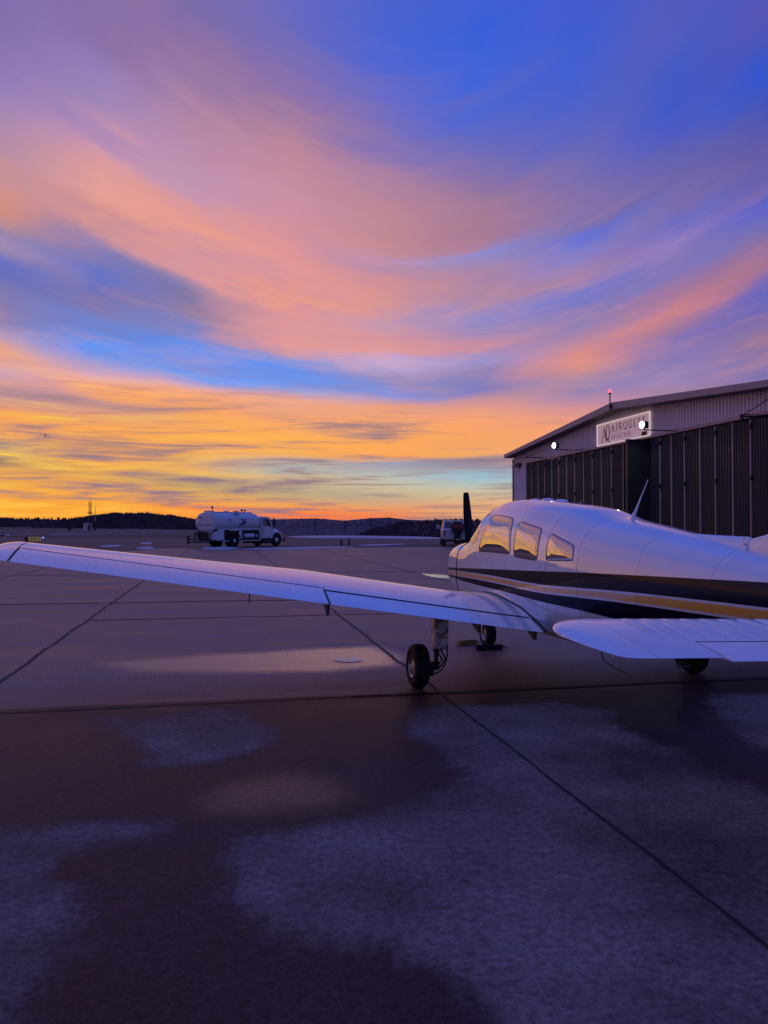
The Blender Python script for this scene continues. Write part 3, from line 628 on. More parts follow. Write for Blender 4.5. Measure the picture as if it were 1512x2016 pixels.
def build_wing(sx):
    mb = MB(); xs = [.40, .6, .75, .9, 1.05, 1.25, 1.6, 2.0, 2.4, 2.70]
    mb.loft([wing_sec(x, 0, s_at(x, FLAP_Y(x)), sx) for x in xs]); xo = [2.7005, 2.75, 3.0, 3.5, 4.0, 4.5, 5.0, 5.29]
    mb.loft([wing_sec(x, 0, s_at(x, AIL_Y(x)), sx) for x in xo])
    wg = mb.build('wing', M['wing'], plane, smooth=40)
    mb = MB(); mb.loft([wing_sec(x, s_at(x, FLAP_Y(x) - .014), 1, sx, 10, .97) for x in (.66, 1.2, 2.0, 2.68)]); fl = mb.build('flap', M['wing'], wg, smooth=40)
    mb = MB(); mb.loft([wing_sec(x, s_at(x, AIL_Y(x) - .009), 1, sx, 10, .97) for x in (2.70, 3.4, 4.4, 5.28)]); 
    for k in range(22):      # pressed stiffening beads
        x = 2.98 + k * .104; y0, y1 = AIL_Y(x) - .05, wing_geo(x)[1] + .05
        pts = []
        for j in range(7):
            y = y0 + (y1 - y0) * j / 6; pts.append((sx * x, y, wing_pt(x, s_at(x, y), True, .97)[1] - .0015))
        mb.tube(pts, [.001, .0045, .005, .005, .005, .0045, .001], 6)
    al = mb.build('aileron', M['wing'], wg, smooth=40)
    mb = MB(); pts = [(sx * x, FLAP_Y(x) + .003, wing_pt(x, s_at(x, FLAP_Y(x)), True)[1] - .001) for x in (.66, 1.2, 1.7, 2.2, 2.69)]
    mb.tube(pts, .0075, 6); x = 2.692; mb.tube([(sx * x, y, wing_pt(x, s_at(x, y), True)[1] - .001) for y in (-.50, -.58, -.7, -.8, -.885)], .005, 6); mb.build('flap_gap', M['seal'], wg, smooth=60)
    mb = MB(); mb.tube([(sx * x, AIL_Y(x) - .004, wing_pt(x, s_at(x, AIL_Y(x)), True)[1] - .002) for x in (2.71, 3.3, 4.0, 4.7, 5.27)], .003, 6)
    x = 5.295; mb.tube([(sx * x, y, wing_pt(x, s_at(x, y), True)[1] - .0005) for y in (.2, .1, -.1, -.3, -.5, -.7, -.83)], .0045, 6); mb.build('aileron_gap', M['seal'], wg, smooth=60)
    # rounded tip
    mb = MB(); rings = []
    for k in range(9):
        t = k / 8; x = 5.30 + .22 * t; f = math.sqrt(max(1 - t * t, .0)) if t < 1 else .05; f = max(f, .06)
        r0 = wing_sec(5.30, 0, 1, sx); le, te, zt, _ = wing_geo(5.30); yc = te + .40
        zc = zt + .04 + .035 * t
        rings.append([(sx * x, yc + (p[1] - yc) * (1 - .38 * t ** 2.2), zc + (p[2] + .027 * t - zc) * f) for p in r0])
    mb.loft(rings); tp = mb.build('wing_tip', M['white'], wg, smooth=60)
    mb = MB(); mb.sphere((sx * 5.46, .20, 1.285), .03, (.8, 1.5, .8)); mb.build('navigation_light', mat('red_lens', (.3, .02, .02), .2) if sx < 0 else mat('green_lens', (.02, .3, .1), .2), tp, smooth=60)
    # black seal along the wing root
    mb = MB(); pts = []
    for j in range(15):
        y = .50 - j * .0985; x = .74 - .12 * min(j / 8, 1); pts.append((sx * x, y, wing_pt(x, s_at(x, max(y, -.885)), True)[1] + .002))
    mb.tube(pts, [.003, .006, .008, .009, .010] + [.011] * 10, 8); mb.build('root_seal', M['seal'], wg, smooth=60)
    for nm, x, y, L, dz in (('hinge_bracket', 2.70, -.72, .16, .10), ('hinge_bracket', 1.28, -.70, .16, .08), ('hinge_bracket', .72, -.72, .14, .08)):
        z0 = wing_pt(x, s_at(x, y), False)[1]; mb = MB()
        mb.prism([(y + .10, z0 + .02), (y - L, z0 + .02 - .02), (y - L, z0 - dz * .9), (y - L + .035, z0 - dz), (y, z0 - .03)], lambda a, b, d: (sx * (x + d), a, b), -.012, .012)
        mb.build(nm, M['dark'], wg, bevel=.003)
    mb = MB(); x = 3.38; z0 = wing_pt(x, .93, False)[1]; mb.cyl((sx * x, -.80, z0 + .01), (sx * x, -.82, z0 - .085), .006, .004, 8); mb.build('aileron_horn', M['dark'], al, smooth=40)
    mb = MB(); x = 2.12; zt_ = wing_pt(x, .16, True)[1]; y = wing_geo(x)[0] - .16 * 1.64
    mb.lathe([(.055, -.006), (.055, .006), (.045, .010), (.001, .011)], (sx * x, y, zt_), (0, .12, 1), 24); mb.box((sx * x, y, zt_ + .022), (.012, .04, .03)); mb.build('fuel_cap', M['alu'], wg, smooth=30)
    return wg
build_wing(-1); build_wing(1)

# stabilator, resting nose up
TILT = .112
STX = [0, 1.70, 1.80, 1.86, 1.91, 1.95, 1.985, 2.015, 2.035, 2.047]
STL = [-3.575, -3.575, -3.592, -3.615, -3.640, -3.672, -3.715, -3.765, -3.815, -3.87]
STT = [-4.33, -4.33, -4.332, -4.335, -4.325, -4.29, -4.20, -4.11, -4.02, -3.95]
def stab_edges(x): return float(np.interp(x, STX, STL)), float(np.interp(x, STX, STT))
def stab_pt(x, y, up):
    l2, t2 = stab_edges(x); s = min(max((l2 - y) / (l2 - t2), 0), 1)
    yt = 5 * .10 * (.2969 * s ** .5 - .126 * s - .3516 * s * s + .2843 * s ** 3 - .1030 * s ** 4) * .755
    if x > 1.76: yt *= math.sqrt(max(1 - ((x - 1.76) / .29) ** 2, .03))
    return .972 + (y + 4.33) * TILT + (yt if up else -yt) + .006 * min(max((x - 1.7) / .3, 0), 1)
def build_stab(sx):
    def ring(x, s0=0, s1=1, n=16):
        l, t = stab_edges(x); q = [s0 + (s1 - s0) * (.5 - .5 * math.cos(math.pi * k / n)) for k in range(n + 1)]
        y = [l + (t - l) * s for s in q]
        return [(sx * x, a, stab_pt(x, a, True)) for a in y] + [(sx * x, a, stab_pt(x, a, False)) for a in (y[::-1] if s0 else y[::-1][:-1])]
    sT = .714
    mb = MB(); mb.loft([ring(x, 0, sT) for x in (.0, .5, 1.0, 1.40)]); mb.loft([ring(x, 0, 1) for x in (1.4002, 1.6, 1.752)])
    for k in range(11):
        x = .30 + k * .125
        pts = []; rr = []
        for j in range(11):
            u = j / 10; y = -3.68 - .38 * u; xx = x
            pts.append((sx * xx, y, stab_pt(xx, y, True) - .006)); rr.append(.003 + .021 * math.sin(math.pi * min(max(u, .02), .98)) ** .35)
        mb.tube(pts, rr, 10)
    st = mb.build('stabilator', M['wing'], plane, smooth=55)
    mb = MB(); mb.loft([ring(x) for x in (1.756, 1.80, 1.86, 1.91, 1.95, 1.985, 2.015, 2.035, 2.045)]); mb.build('stabilator_tip', M['white'], st, smooth=60)
    mb = MB(); rr = []
    for x in (.06, .7, 1.395):
        y0 = -3.575 - .755 * sT - .010; y1 = -4.395
        z0 = stab_pt(x, y0, True); zb = stab_pt(x, y0, False); ze = .972 + (y1 + 4.33) * TILT
        rr.append([(sx * x, y0, z0), (sx * x, (y0 + y1) / 2, (z0 + ze) / 2 + .003), (sx * x, y1, ze + .002), (sx * x, y1, ze - .002), (sx * x, y0, zb)])
    mb.loft(rr); mb.build('trim_tab', M['wing'], st, smooth=30)
    mb = MB(); y = -3.575 - .755 * sT - .004; mb.box((sx * .73, y, stab_pt(.7, y, True) - .001), (1.33, .007, .004)); mb.build('tab_gap_seal', M['seal'], st)
build_stab(-1); build_stab(1)

def build_fin():
    st = [(1.30,-2.30,-4.40,.03),(1.45,-2.42,-4.40,.032),(1.54,-2.75,-4.40,.034),(1.575,-2.93,-4.40,.036),(1.62,-3.10,-4.40,.038),(1.72,-3.28,-4.42,.040),(1.95,-3.50,-4.45,.038),(2.3,-3.82,-4.52,.032),(2.46,-3.98,-4.55,.024),(2.50,-4.08,-4.52,.010)]
    mb = MB(); rings = []
    for z, l, t, th in st:
        up = []
        for k in range(13):
            s = (k / 12) ** 1.6; yt = th * (1 - (1 - min(s / .3, 1)) ** 2) ** .5 * (1 - .45 * max(s - .3, 0) / .7); up.append((s, max(yt, .002)))
        rings.append([(y_, l + (t - l) * s, z) for s, y_ in up] + [(-y_, l + (t - l) * s, z) for s, y_ in up[::-1]])
    mb.loft(rings); f = mb.build('fin', M['wing'], plane, smooth=50)
    mb = MB(); mb.loft([[(.024, -4.41 - dy, z), (-.024, -4.41 - dy, z), (-.003, t, z), (.003, t, z)] for z, t, dy in ((1.36, -4.80, 0), (1.7, -4.84, .02), (2.3, -4.82, .12), (2.49, -4.78, .14))]); mb.build('rudder', M['wing'], f, bevel=.004)
    mb = MB()      # dorsal fillet running forward along the spine
    rings = []
    for y, zt, hw in ((-1.95, 1.612, .004), (-2.15, 1.585, .03), (-2.4, 1.576, .04), (-2.7, 1.569, .042), (-2.815, 1.567, .042)):
        zb = sec(y)[2] - .05; rings.append([(-hw * 1.5, y, zb), (-hw * .8, y, zb + (zt - zb) * .6), (-.006, y, zt), (.006, y, zt), (hw * .8, y, zb + (zt - zb) * .6), (hw * 1.5, y, zb)])
    mb.loft(rings); mb.build('dorsal_fillet', M['wing'], f, smooth=60)
    for y, z in ((-2.79, 1.555), (-2.80, 1.515), (-2.81, 1.47), (-2.95, 1.452), (-3.03, 1.435)):
        mb = MB(); mb.sphere((-.040 if y > -2.9 else -.047, y, z), .0075, n=10, m=6); mb.build('screw_head', M['chrome'], f, smooth=60)
build_fin()

# roof fittings
mb = MB(); pts = [(0, -1.29, 1.69), (0, -1.31, 1.745), (0, -1.352, 1.80), (0, -1.42, 1.905), (0, -1.52, 2.05)]
mb.tube(pts, [.026, .017, .010, .006, .004], 10); mb.build('whip_antenna', M['white'], plane, smooth=60)
for y in (.86, .53, .20):
    mb = MB(); z = sec(y)[2]; mb.lathe([(.075, -.02), (.075, .006), (.062, .020), (.03, .027), (.001, .028)], (.05, y, z - .004), (0, .03, 1), 24); mb.build('roof_vent', M['white'], plane, smooth=40)
mb = MB(); mb.cyl((.12, -.08, 1.87), (.12, -.11, 1.915), .008, .005, 8); mb.build('roof_stub', M['alu'], plane, smooth=40)
for y, z in ((.05, 1.80), (.02, 1.715), (-.585, 1.245), (-.585, 1.225)):
    mb = MB(); mb.sphere((-halfw(y, z), y, z), .006, n=8, m=6); mb.build('skin_screw', M['alu'], plane, smooth=60)
mb = MB(); mb.tube([(-.30, -1.30, .60), (-.30, -1.32, .50), (-.30, -1.36, .44), (-.30, -1.62, .40), (-.30, -1.70, .40)], .006, 6); mb.build('belly_antenna', M['dark'], plane, smooth=60)
# step behind the wing on the right side
mb = MB(); mb.tube([(.45, -1.25, .58), (.52, -1.28, .36), (.62, -1.28, .36)], .012, 8); mb.build('boarding_step', M['dark'], plane, smooth=60)

# propeller: two blades
def build_prop():
    hub = Vector((0, 2.80, 1.17)); mb = MB(); mb.lathe([(.15, -.1), (.15, 0), (.135, .10), (.10, .20), (.05, .27), (.001, .29)], hub, (0, 1, 0), 32)
    pr = mb.build('spinner', M['white'], plane, smooth=60)
    tip = Vector((-.095, 2.84, 2.115)); d = (tip - hub); d.y = 0; L = d.length; d.normalize(); side = Vector((0, 1, 0)).cross(d)
    for sg in (1, -1):
        mb = MB(); rings = []
        for k in range(13):
            t = k / 12; r = .08 + (L - .08) * t; c = [.05, .075, .095, .105, .108, .106, .102, .096, .089, .080, .071, .061, .048][k] * .95; tw = R(48 - 30 * t); th = .035 * (1 - t) + .006
            u = side * math.cos(tw) + Vector((0, 1, 0)) * math.sin(tw); v = u.cross(d)
            o = hub + d * sg * r + Vector((0, .03, 0))
            rings.append([o + u * c * math.cos(a) + v * th * math.sin(a) for a in [2 * math.pi * q / 16 for q in range(16)]])
        mb.loft(rings); mb.build('propeller_blade', M['prop'], plane, smooth=50)
build_prop()
# cowl details
mb = MB(); mb.tube([fpt(1.93 - .03 * math.sin(R(q)), R(q), .001) for q in range(-75, 256, 5)], .006, 6); mb.build('cowl_gap', M['seal'], plane, smooth=60)
mb = MB(); mb.tube([(.22, 1.75, .56), (.22, 1.70, .46), (.22, 1.55, .40)], .03, 12); mb.build('exhaust_pipe', M['dark'], plane, smooth=60)
mb = MB(); mb.lathe([(.075, -.03), (.085, 0), (.075, .012), (.001, .012)], (-.24, 2.655, 1.06), (0, 1, 0), 24); mb.build('cowl_inlet', M['seal'], plane, smooth=40)

def wheel(parent, c, r, wd, out):
    """tyre with hub; out = direction of the outer face"""
    c = Vector(c); ax = Vector((out, 0, 0))
    mb = MB(); prof = []
    for k in range(25):
        a = -math.pi * .86 + 2 * math.pi * .86 * k / 24
        ca, sa = math.cos(a), math.sin(a)
        prof.append((r * .70 + r * .30 * math.copysign(abs(ca) ** .62, ca), wd / 2 * math.copysign(abs(sa) ** .75, sa)))
    mb.loft([[c + ax * h + Vector((0, math.cos(t), math.sin(t))) * max(q, .01) for q, h in prof] for t in [2 * math.pi * i / 48 for i in range(48)]] , True, False)
    n = len(prof); mb.f += [(47 * n + j, 47 * n + (j + 1) % n, (j + 1) % n, j) for j in range(n)]; mb.mi += [0] * n
    for g in (-.34, -.12, .12, .34):      # tread grooves
        pass
    ty = mb.build('tyre', M['rubber'], parent, smooth=50)
    mb = MB(); mb.lathe([(.02, -wd * .42), (r * .46, -wd * .42), (r * .50, -wd * .36), (r * .50, wd * .30), (r * .545, wd * .40), (r * .50, wd * .445), (r * .45, wd * .40), (r * .41, wd * .27), (r * .27, wd * .25), (r * .25, wd * .34), (r * .16, wd * .36), (.001, wd * .37)], c, ax, 40)
    for k in range(6):
        a = k * math.pi / 3; mb.sphere(c + ax * wd * .27 + Vector((0, math.cos(a), math.sin(a))) * r * .34, .012, n=8, m=6)
    mb.build('wheel_rim', M['alu'], ty, smooth=35)
    return ty
def dirt_mat():
    m = mat('gear_door_paint', (.5, .5, .5), .5); w = NT(m.node_tree); b = w.n['Principled BSDF']; oc = w.new('ShaderNodeTexCoord').outputs['Object']
    n = w.noise(oc, 9, 5, .6, 2.5); c = w.mix(w.mapr(n, .42, .58), (.34, .26, .22), (.92, .86, .82)); w.l.new(c, b.inputs['Base Color']); return m
M['dirty'] = dirt_mat()
def main_gear(sx, z0):
    wc = (sx * 1.60, 0, z0 + .2225); wheel(plane, wc, .2225, .155, sx); xs = sx * 1.405
    zt = wing_pt(1.4, .5, False)[1] + .03
    mb = MB(); mb.cyl((xs, .0, z0 + .20), (xs, .02, z0 + .42), .021, n=16); mb.cyl((xs, .01, z0 + .36), (xs, .03, zt), .034, n=16); lg = mb.build('oleo_leg', M['dark'], plane, smooth=40)
    mb = MB(); mb.cyl((xs, 0, z0 + .2225), (sx * 1.62, 0, z0 + .2225), .02, n=12); mb.cyl((xs - sx * .02, 0, z0 + .2225), (xs + sx * .055, 0, z0 + .2225), .045, n=16); mb.lathe([(.03, 0), (.105, 0), (.105, .012), (.03, .012)], (sx * 1.50, 0, z0 + .2225), (sx, 0, 0), 28); mb.box((xs + sx * .07, -.02, z0 + .16), (.05, .10, .06)); mb.build('axle_and_brake', M['dark'], lg, smooth=35)
    xi = sx * 1.345; mb = MB()
    for dx in (-.025, .025):
        mb.tube([(xs + dx, -.04, z0 + .40), (xs + dx * .7 + (xi - xs) * .5, -.15, z0 + .305), (xs + dx, -.04, z0 + .215)], .010, 6)
    mb.build('torque_link', M['dark'], lg, smooth=40)
    mb = MB(); mb.tube([(sx * 1.31, -.04, z0 + .44), (sx * 1.315, -.07, z0 + .34), (sx * 1.335, -.07, z0 + .25), (sx * 1.37, -.05, z0 + .18), (sx * 1.43, -.03, z0 + .145), (sx * 1.48, -.02, z0 + .15)], .008, 6); mb.build('brake_hose', M['seal'], lg, smooth=60)
    mb = MB(); mb.box((sx * 1.372, .02, (z0 + .385 + zt) / 2), (.155, .11, zt - z0 - .385)); mb.build('gear_door', M['dirty'], plane, bevel=.012)
main_gear(-1, -.050); main_gear(1, .050)
def nose_gear():
    c = (.085, 2.31, .180); wheel(plane, c, .18, .13, -1)
    mb = MB(); mb.cyl((.085, 2.28, .42), (.085, 2.20, .75), .032, n=16); mb.cyl((.085, 2.30, .30), (.085, 2.27, .46), .022, n=12); lg = mb.build('nose_leg', M['dark'], plane, smooth=40)
    mb = MB()
    for s in (-1, 1): mb.tube([(.085, 2.28, .40), (.085 + s * .085, 2.29, .36), (.085 + s * .085, 2.31, .18)], .016, 8)
    mb.build('nose_fork', M['alu'], lg, smooth=50)
    for s in (-1, 1):
        mb = MB(); mb.box((.085 + s * .16, 2.2, .52), (.012, .5, .22)); mb.build('nose_gear_door', M['white'], plane, bevel=.004)
nose_gear()
bpy.context.view_layer.update()
def PW(x, y, z): return plane.matrix_world @ Vector((x, y, z))
# chocks round the nose wheel, on the ground
def chock(name, x, y, L, rz, matl, label):
    p = PW(x, y, 0); o = empty(name, (p.x, p.y, .004), (0, 0, rz)); tag(o, label, 'wheel chock', 'chocks at the nose wheel')
    mb = MB(); mb.prism([(-.05, 0), (.05, 0), (.022, .065), (-.022, .065)], lambda a, b, d: (d, a, b), -L / 2, L / 2); mb.build('rubber_wedge', matl, o, bevel=.006)
    mb = MB(); mb.tube([(L / 2, 0, .05), (L / 2 + .05, .01, .02), (L / 2 + .10, .05, .008)], .008, 6); mb.build('rope', M['dark'], o, smooth=60)
chock('wheel_chock', .00, 2.04, .36, R(2), M['rubber'], 'black rubber chock behind the nose wheel of the aircraft')
chock('wheel_chock', -.14, 2.50, .30, R(20), M['yellow'], 'worn yellow chock in front of the nose wheel of the aircraft')
# ------------------------------------------------------------------ hangar
HX = 18.0            # the front wall stands on x = HX, facing -x
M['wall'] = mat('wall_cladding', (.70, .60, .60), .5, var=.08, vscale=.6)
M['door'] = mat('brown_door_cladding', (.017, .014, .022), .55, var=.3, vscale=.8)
M['trim'] = mat('door_trim', (.40, .28, .26), .5, var=.1)
M['fascia'] = mat('fascia_metal', (.36, .28, .28), .5, var=.08)
M['soffit'] = mat('soffit_metal', (.10, .08, .085), .6)
M['roof'] = mat('roof_sheet', (.26, .24, .25), .45, var=.1)
M['iron'] = mat('black_iron', (.012, .011, .012), .6)
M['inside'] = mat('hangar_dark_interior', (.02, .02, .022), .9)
YA, YL, YR, ZE, ZA = 32.3, 45.95, 18.65, 6.05, 7.19
hangar = empty('hangar', (HX, YA, 0)); tag(hangar, 'brown metal hangar with gabled roof and tall folding doors', 'hangar')
def H(x, y, z): return (x - HX, y - YA, z)
def roofz(y): return ZA - (ZA - ZE) * abs(y - YA) / (YL - YA)
def corrug(y0, y1, zlo, zhi, x0, pitch, depth, sgn=-1):
    """ribbed sheet: strip of quads in plan, zlo/zhi callables"""
    mb = MB(); n = max(int(round(abs(y1 - y0) / pitch)), 1); p = (y1 - y0) / n; pts = []
    for i in range(n):
        for f, d in ((0, 0), (.56, 0), (.66, 1), (.88, 1)): pts.append((y0 + p * (i + f), x0 + sgn * depth * d))
    pts.append((y1, x0)); vs = []
    for y, x in pts: vs += [H(x, y, zlo(y)), H(x, y, zhi(y))]
    mb.add(vs, [(2 * i, 2 * i + 1, 2 * i + 3, 2 * i + 2) for i in range(len(pts) - 1)]); return mb
DZ, DL, DR = 5.38, 43.82, 20.3
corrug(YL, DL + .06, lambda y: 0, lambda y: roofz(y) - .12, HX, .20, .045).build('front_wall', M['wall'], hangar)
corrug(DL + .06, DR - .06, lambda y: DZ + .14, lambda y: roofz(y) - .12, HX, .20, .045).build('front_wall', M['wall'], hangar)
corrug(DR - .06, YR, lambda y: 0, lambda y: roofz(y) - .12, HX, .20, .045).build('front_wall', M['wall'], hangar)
mb = MB()
mb.box(H(HX + 14, YL - .05, ZE / 2 - .1), (28, .10, ZE - .2)); mb.box(H(HX + 14, YR + .05, ZE / 2 - .1), (28, .10, ZE - .2)); mb.box(H(HX + 28, YA, ZE / 2 - .1), (.1, YL - YR, ZE - .2))
mb.build('side_wall', M['wall'], hangar)
mb = MB(); mb.box(H(HX + .9, YA, 2.7), (.05, 24, 5.4)); mb.build('dark_interior_sheet', M['inside'], hangar)  # near-black sheet standing in for the unlit hangar interior
OH = .55
mb = MB()
for sg in (1, -1):
    ye = YA + sg * (YL - YA + .12); P = []
    for x in (HX - OH, HX + 28.3):
        P.append([H(x, YA, ZA + .06), H(x, ye, ZE + .05), H(x, ye, ZE - .04), H(x, YA, ZA - .03)])
    mb.loft(P)
mb.build('roof', M['roof'], hangar)
mb = MB()
for sg in (1, -1):
    ye = YA + sg * (YL - YA + .14)
    mb.loft([[H(x, YA + sg * .002, ZA + .09), H(x, ye, ZE + .07), H(x, ye, ZE - .10), H(x, YA + sg * .002, ZA - .17)] for x in (HX - OH - .05, HX - OH - .003)])
    mb.loft([[H(x, YA + sg * .002, ZA - .172), H(x, ye, ZE - .102), H(x, ye, ZE - .135), H(x, YA + sg * .002, ZA - .225)] for x in (HX - OH - .075, HX - OH - .003)])
    for k in range(1, 5):
        y = YA + sg * k * 2.9; mb.box(H(HX - OH - .054, y, roofz(y) - .03), (.01, .05, .22))
mb.build('fascia', M['fascia'], hangar)
mb = MB()
for sg in (1, -1):
    ye = YA + sg * (YL - YA + .10)
    mb.loft([[H(x, YA, ZA - .20), H(x, ye, ZE - .12), H(x, ye, ZE - .15), H(x, YA, ZA - .23)] for x in (HX - OH + .001, HX - .04)])
mb.build('soffit', M['soffit'], hangar)
mb = MB(); mb.box(H(HX - .02, YL + .01, ZE / 2 - .1), (.14, .05, ZE - .25)); mb.build('corner_trim', M['fascia'], hangar)
mb = MB(); mb.box(H(HX - .05, (DL + DR) / 2, DZ + .07), (.16, DL - DR + .1, .13)); mb.build('door_track', M['trim'], hangar, bevel=.01)
# folding door leaves
bl = [43.82, 42.98, 42.0, 41.06, 40.1, 39.2, 38.2, 37.24, 36.21, 35.27, 34.33, 33.33, 32.25]
br = [30.05, 29.22, 28.38, 27.46, 26.44, 25.5, 24.5, 23.54, 22.6, 21.65, 20.7, 20.3]
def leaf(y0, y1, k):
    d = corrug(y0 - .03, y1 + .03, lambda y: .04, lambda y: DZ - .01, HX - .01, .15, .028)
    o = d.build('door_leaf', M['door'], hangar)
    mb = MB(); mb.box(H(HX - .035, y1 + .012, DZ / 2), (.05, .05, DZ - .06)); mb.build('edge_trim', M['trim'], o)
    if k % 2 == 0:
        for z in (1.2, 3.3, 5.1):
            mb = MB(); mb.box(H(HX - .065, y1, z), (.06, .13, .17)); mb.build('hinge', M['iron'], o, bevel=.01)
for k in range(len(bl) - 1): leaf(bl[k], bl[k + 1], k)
for k in range(len(br) - 1): leaf(br[k], br[k + 1], k)
M['doorback'] = mat('dark_door_back', (.010, .010, .014), .7)  # near-black colour of the folded-out leaves, darker than the closed ones
for dy, nm in ((0, 0), (.10, 1)):   # the pair of leaves folded out at right angles
    mb = MB(); mb.box(H(HX - .52, 30.16 + dy, DZ / 2 + .0), (.97, .06, DZ - .06)); o = mb.build('folded_door_leaf', M['doorback'], hangar, bevel=.01, label='dark folded door leaf standing open at right angles')
mb = MB(); mb.box(H(HX - 1.02, 30.21, DZ / 2), (.03, .18, DZ - .06)); mb.build('folded_leaf_edge', M['door'], hangar)
# sign
SY0, SY1, SZ0, SZ1 = 34.55, 29.86, 5.50, 6.52
sign = empty('hangar_sign', (HX - .09, (SY0 + SY1) / 2, (SZ0 + SZ1) / 2))
tag(sign, 'long pale sign with dark lettering and white frame on the hangar gable', 'sign')
M['signboard'] = mat('sign_board', (.60, .48, .48), .55, emit=(1, .60, .66), estr=.24)  # faint pink emission added to lift the brightness of the sign face
M['letter'] = mat('sign_letter', (.30, .19, .19), .6); M['letter2'] = mat('sign_letter_faint', (.62, .46, .46), .6)
hw_, hh_ = (SY0 - SY1) / 2, (SZ1 - SZ0) / 2
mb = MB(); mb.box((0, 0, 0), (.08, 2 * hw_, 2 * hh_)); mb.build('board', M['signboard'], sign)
mb = MB()
for z in (-hh_, hh_): mb.box((-.035, 0, z), (.09, 2 * hw_ + .06, .05))
for y in (-hw_, hw_): mb.box((-.037, y, 0), (.088, .05, 2 * hh_ - .052))
mb.build('frame', mat('white_frame_glow', (.9, .85, .8), .4, emit=(1, .82, .74), estr=.42), sign, bevel=.006)  # frame edge given a low added glow as well
def stroke(mb, pts, w0, w1=None, d=(.044, .052)):
    """flat ribbon along pts (u to the right, v up) with thick/thin ends"""
    w1 = w0 if w1 is None else w1; n = len(pts); L = []; Rr = []
    for i, p in enumerate(pts):
        a = pts[max(i - 1, 0)]; b = pts[min(i + 1, n - 1)]; dx, dy = b[0] - a[0], b[1] - a[1]; l = math.hypot(dx, dy) or 1
        w = (w0 + (w1 - w0) * i / max(n - 1, 1)) / 2; L.append((p[0] - dy / l * w, p[1] + dx / l * w)); Rr.append((p[0] + dy / l * w, p[1] - dx / l * w))
    for i in range(n - 1):
        q = [L[i], L[i + 1], Rr[i + 1], Rr[i]]
        mb.loft([[(-dd, -u, v) for u, v in q] for dd in d])
def arc(cx, cy, rx, ry, a0, a1, n=18): return [(cx + rx * math.cos(R(a0 + (a1 - a0) * i / n)), cy + ry * math.sin(R(a0 + (a1 - a0) * i / n))) for i in range(n + 1)]
def ring(mb, cx, cy, rx, ry, wt, wn):
    n = 28
    o = [(cx + rx * math.cos(2 * math.pi * i / n), cy + ry * math.sin(2 * math.pi * i / n)) for i in range(n)]
    q = [(cx + (rx - wt) * math.cos(2 * math.pi * i / n), cy + (ry - wn) * math.sin(2 * math.pi * i / n)) for i in range(n)]
    for i in range(n):
        k = (i + 1) % n; mb.loft([[(-dd, -u, v) for u, v in (o[i], o[k], q[k], q[i])] for dd in (.044, .052)])
def glyph(mb, ch, u, v, w, h, T):
    t = T * .42
    def S(*p, a=T, b=None): stroke(mb, [(u + x * w, v + y * h) for x, y in p], a, b)
    def serif(x, y, s=.16): stroke(mb, [(u + (x - s) * w, v + y * h), (u + (x + s) * w, v + y * h)], t)
    if ch == 'A': S((.5, 1), (.06, 0), a=t); S((.46, 1), (.92, 0)); S((.2, .36), (.76, .36), a=t); serif(.06, 0); serif(.92, 0)
    elif ch == 'I': S((.5, 0), (.5, 1)); serif(.5, 0, .3); serif(.5, 1, .3)
    elif ch == 'R': S((.16, 0), (.16, 1)); serif(.16, 0); S((.1, 1), (.5, 1), (.72, .92), (.78, .76), (.7, .58), (.45, .5), (.16, .5), a=t * 1.5); S((.45, .5), (.95, 0)); serif(.95, 0, .1)
    elif ch in 'QO':
        ring(mb, u + .5 * w, v + .5 * h, .5 * w, .52 * h, T, t)
        if ch == 'Q': S((.45, .12), (.7, -.06), (1.05, -.22), a=T, b=t)
    elif ch == 'U': S((.16, 1), (.16, .3), (.28, .06), (.5, 0), (.7, .06), (.82, .3)); S((.82, .3), (.82, 1), a=t); serif(.16, 1); serif(.82, 1)
    elif ch == 'E': S((.2, 0), (.2, 1)); S((.1, 1), (.85, 1), (.85, .84), a=t); S((.1, 0), (.88, 0), (.9, .18), a=t); S((.2, .52), (.65, .52), a=t)
    elif ch == 'S': stroke(mb, [(u + x * w, v + y * h) for x, y in ((.8, .78), (.72, .95), (.48, 1), (.24, .93), (.18, .75), (.3, .6), (.65, .42), (.8, .25), (.74, .07), (.48, 0), (.24, .06), (.16, .24))], T * .8)
    elif ch == 'T': S((.5, 0), (.5, 1)); S((.05, .84), (.08, 1), (.92, 1), (.95, .84), a=t); serif(.5, 0)
    elif ch == 'V': S((.06, 1), (.5, 0)); S((.5, 0), (.94, 1), a=t); serif(.06, 1); serif(.94, 1)
    elif ch == 'N': S((.14, 0), (.14, 1), a=t); S((.14, 1), (.84, 0)); S((.84, 0), (.84, 1), a=t); serif(.14, 0, .12); serif(.84, 1, .12)
# (u runs to the viewer's right, i.e. towards smaller y)
mb = MB(); glyph(mb, 'A', -1.93, -.36, .52, .68, .085); glyph(mb, 'Q', -1.52, -.32, .40, .72, .085); mb.build('monogram', M['letter'], sign)
u = -.98
for ch, w in (('A', .36), ('I', .20), ('R', .33), ('Q', .38), ('U', .35), ('E', .29), ('S', .26), ('T', .32)):
    mb = MB(); glyph(mb, ch, u, .02, w * .88, .34, .052); mb.build('letter', M['letter'], sign); u += w + .075
u = -1.02
for ch, w in (('A', .24), ('V', .24), ('I', .13), ('A', .24), ('T', .22), ('I', .13), ('O', .26), ('N', .25)):
    mb = MB(); glyph(mb, ch, u, -.34, w * .86, .22, .032); mb.build('letter', M['letter2'], sign); u += w + .02
mb = MB(); mb.box((-.06, -1.93, -.38), (.05, .36, .16)); mb.build('junction_box', M['iron'], sign, bevel=.01)
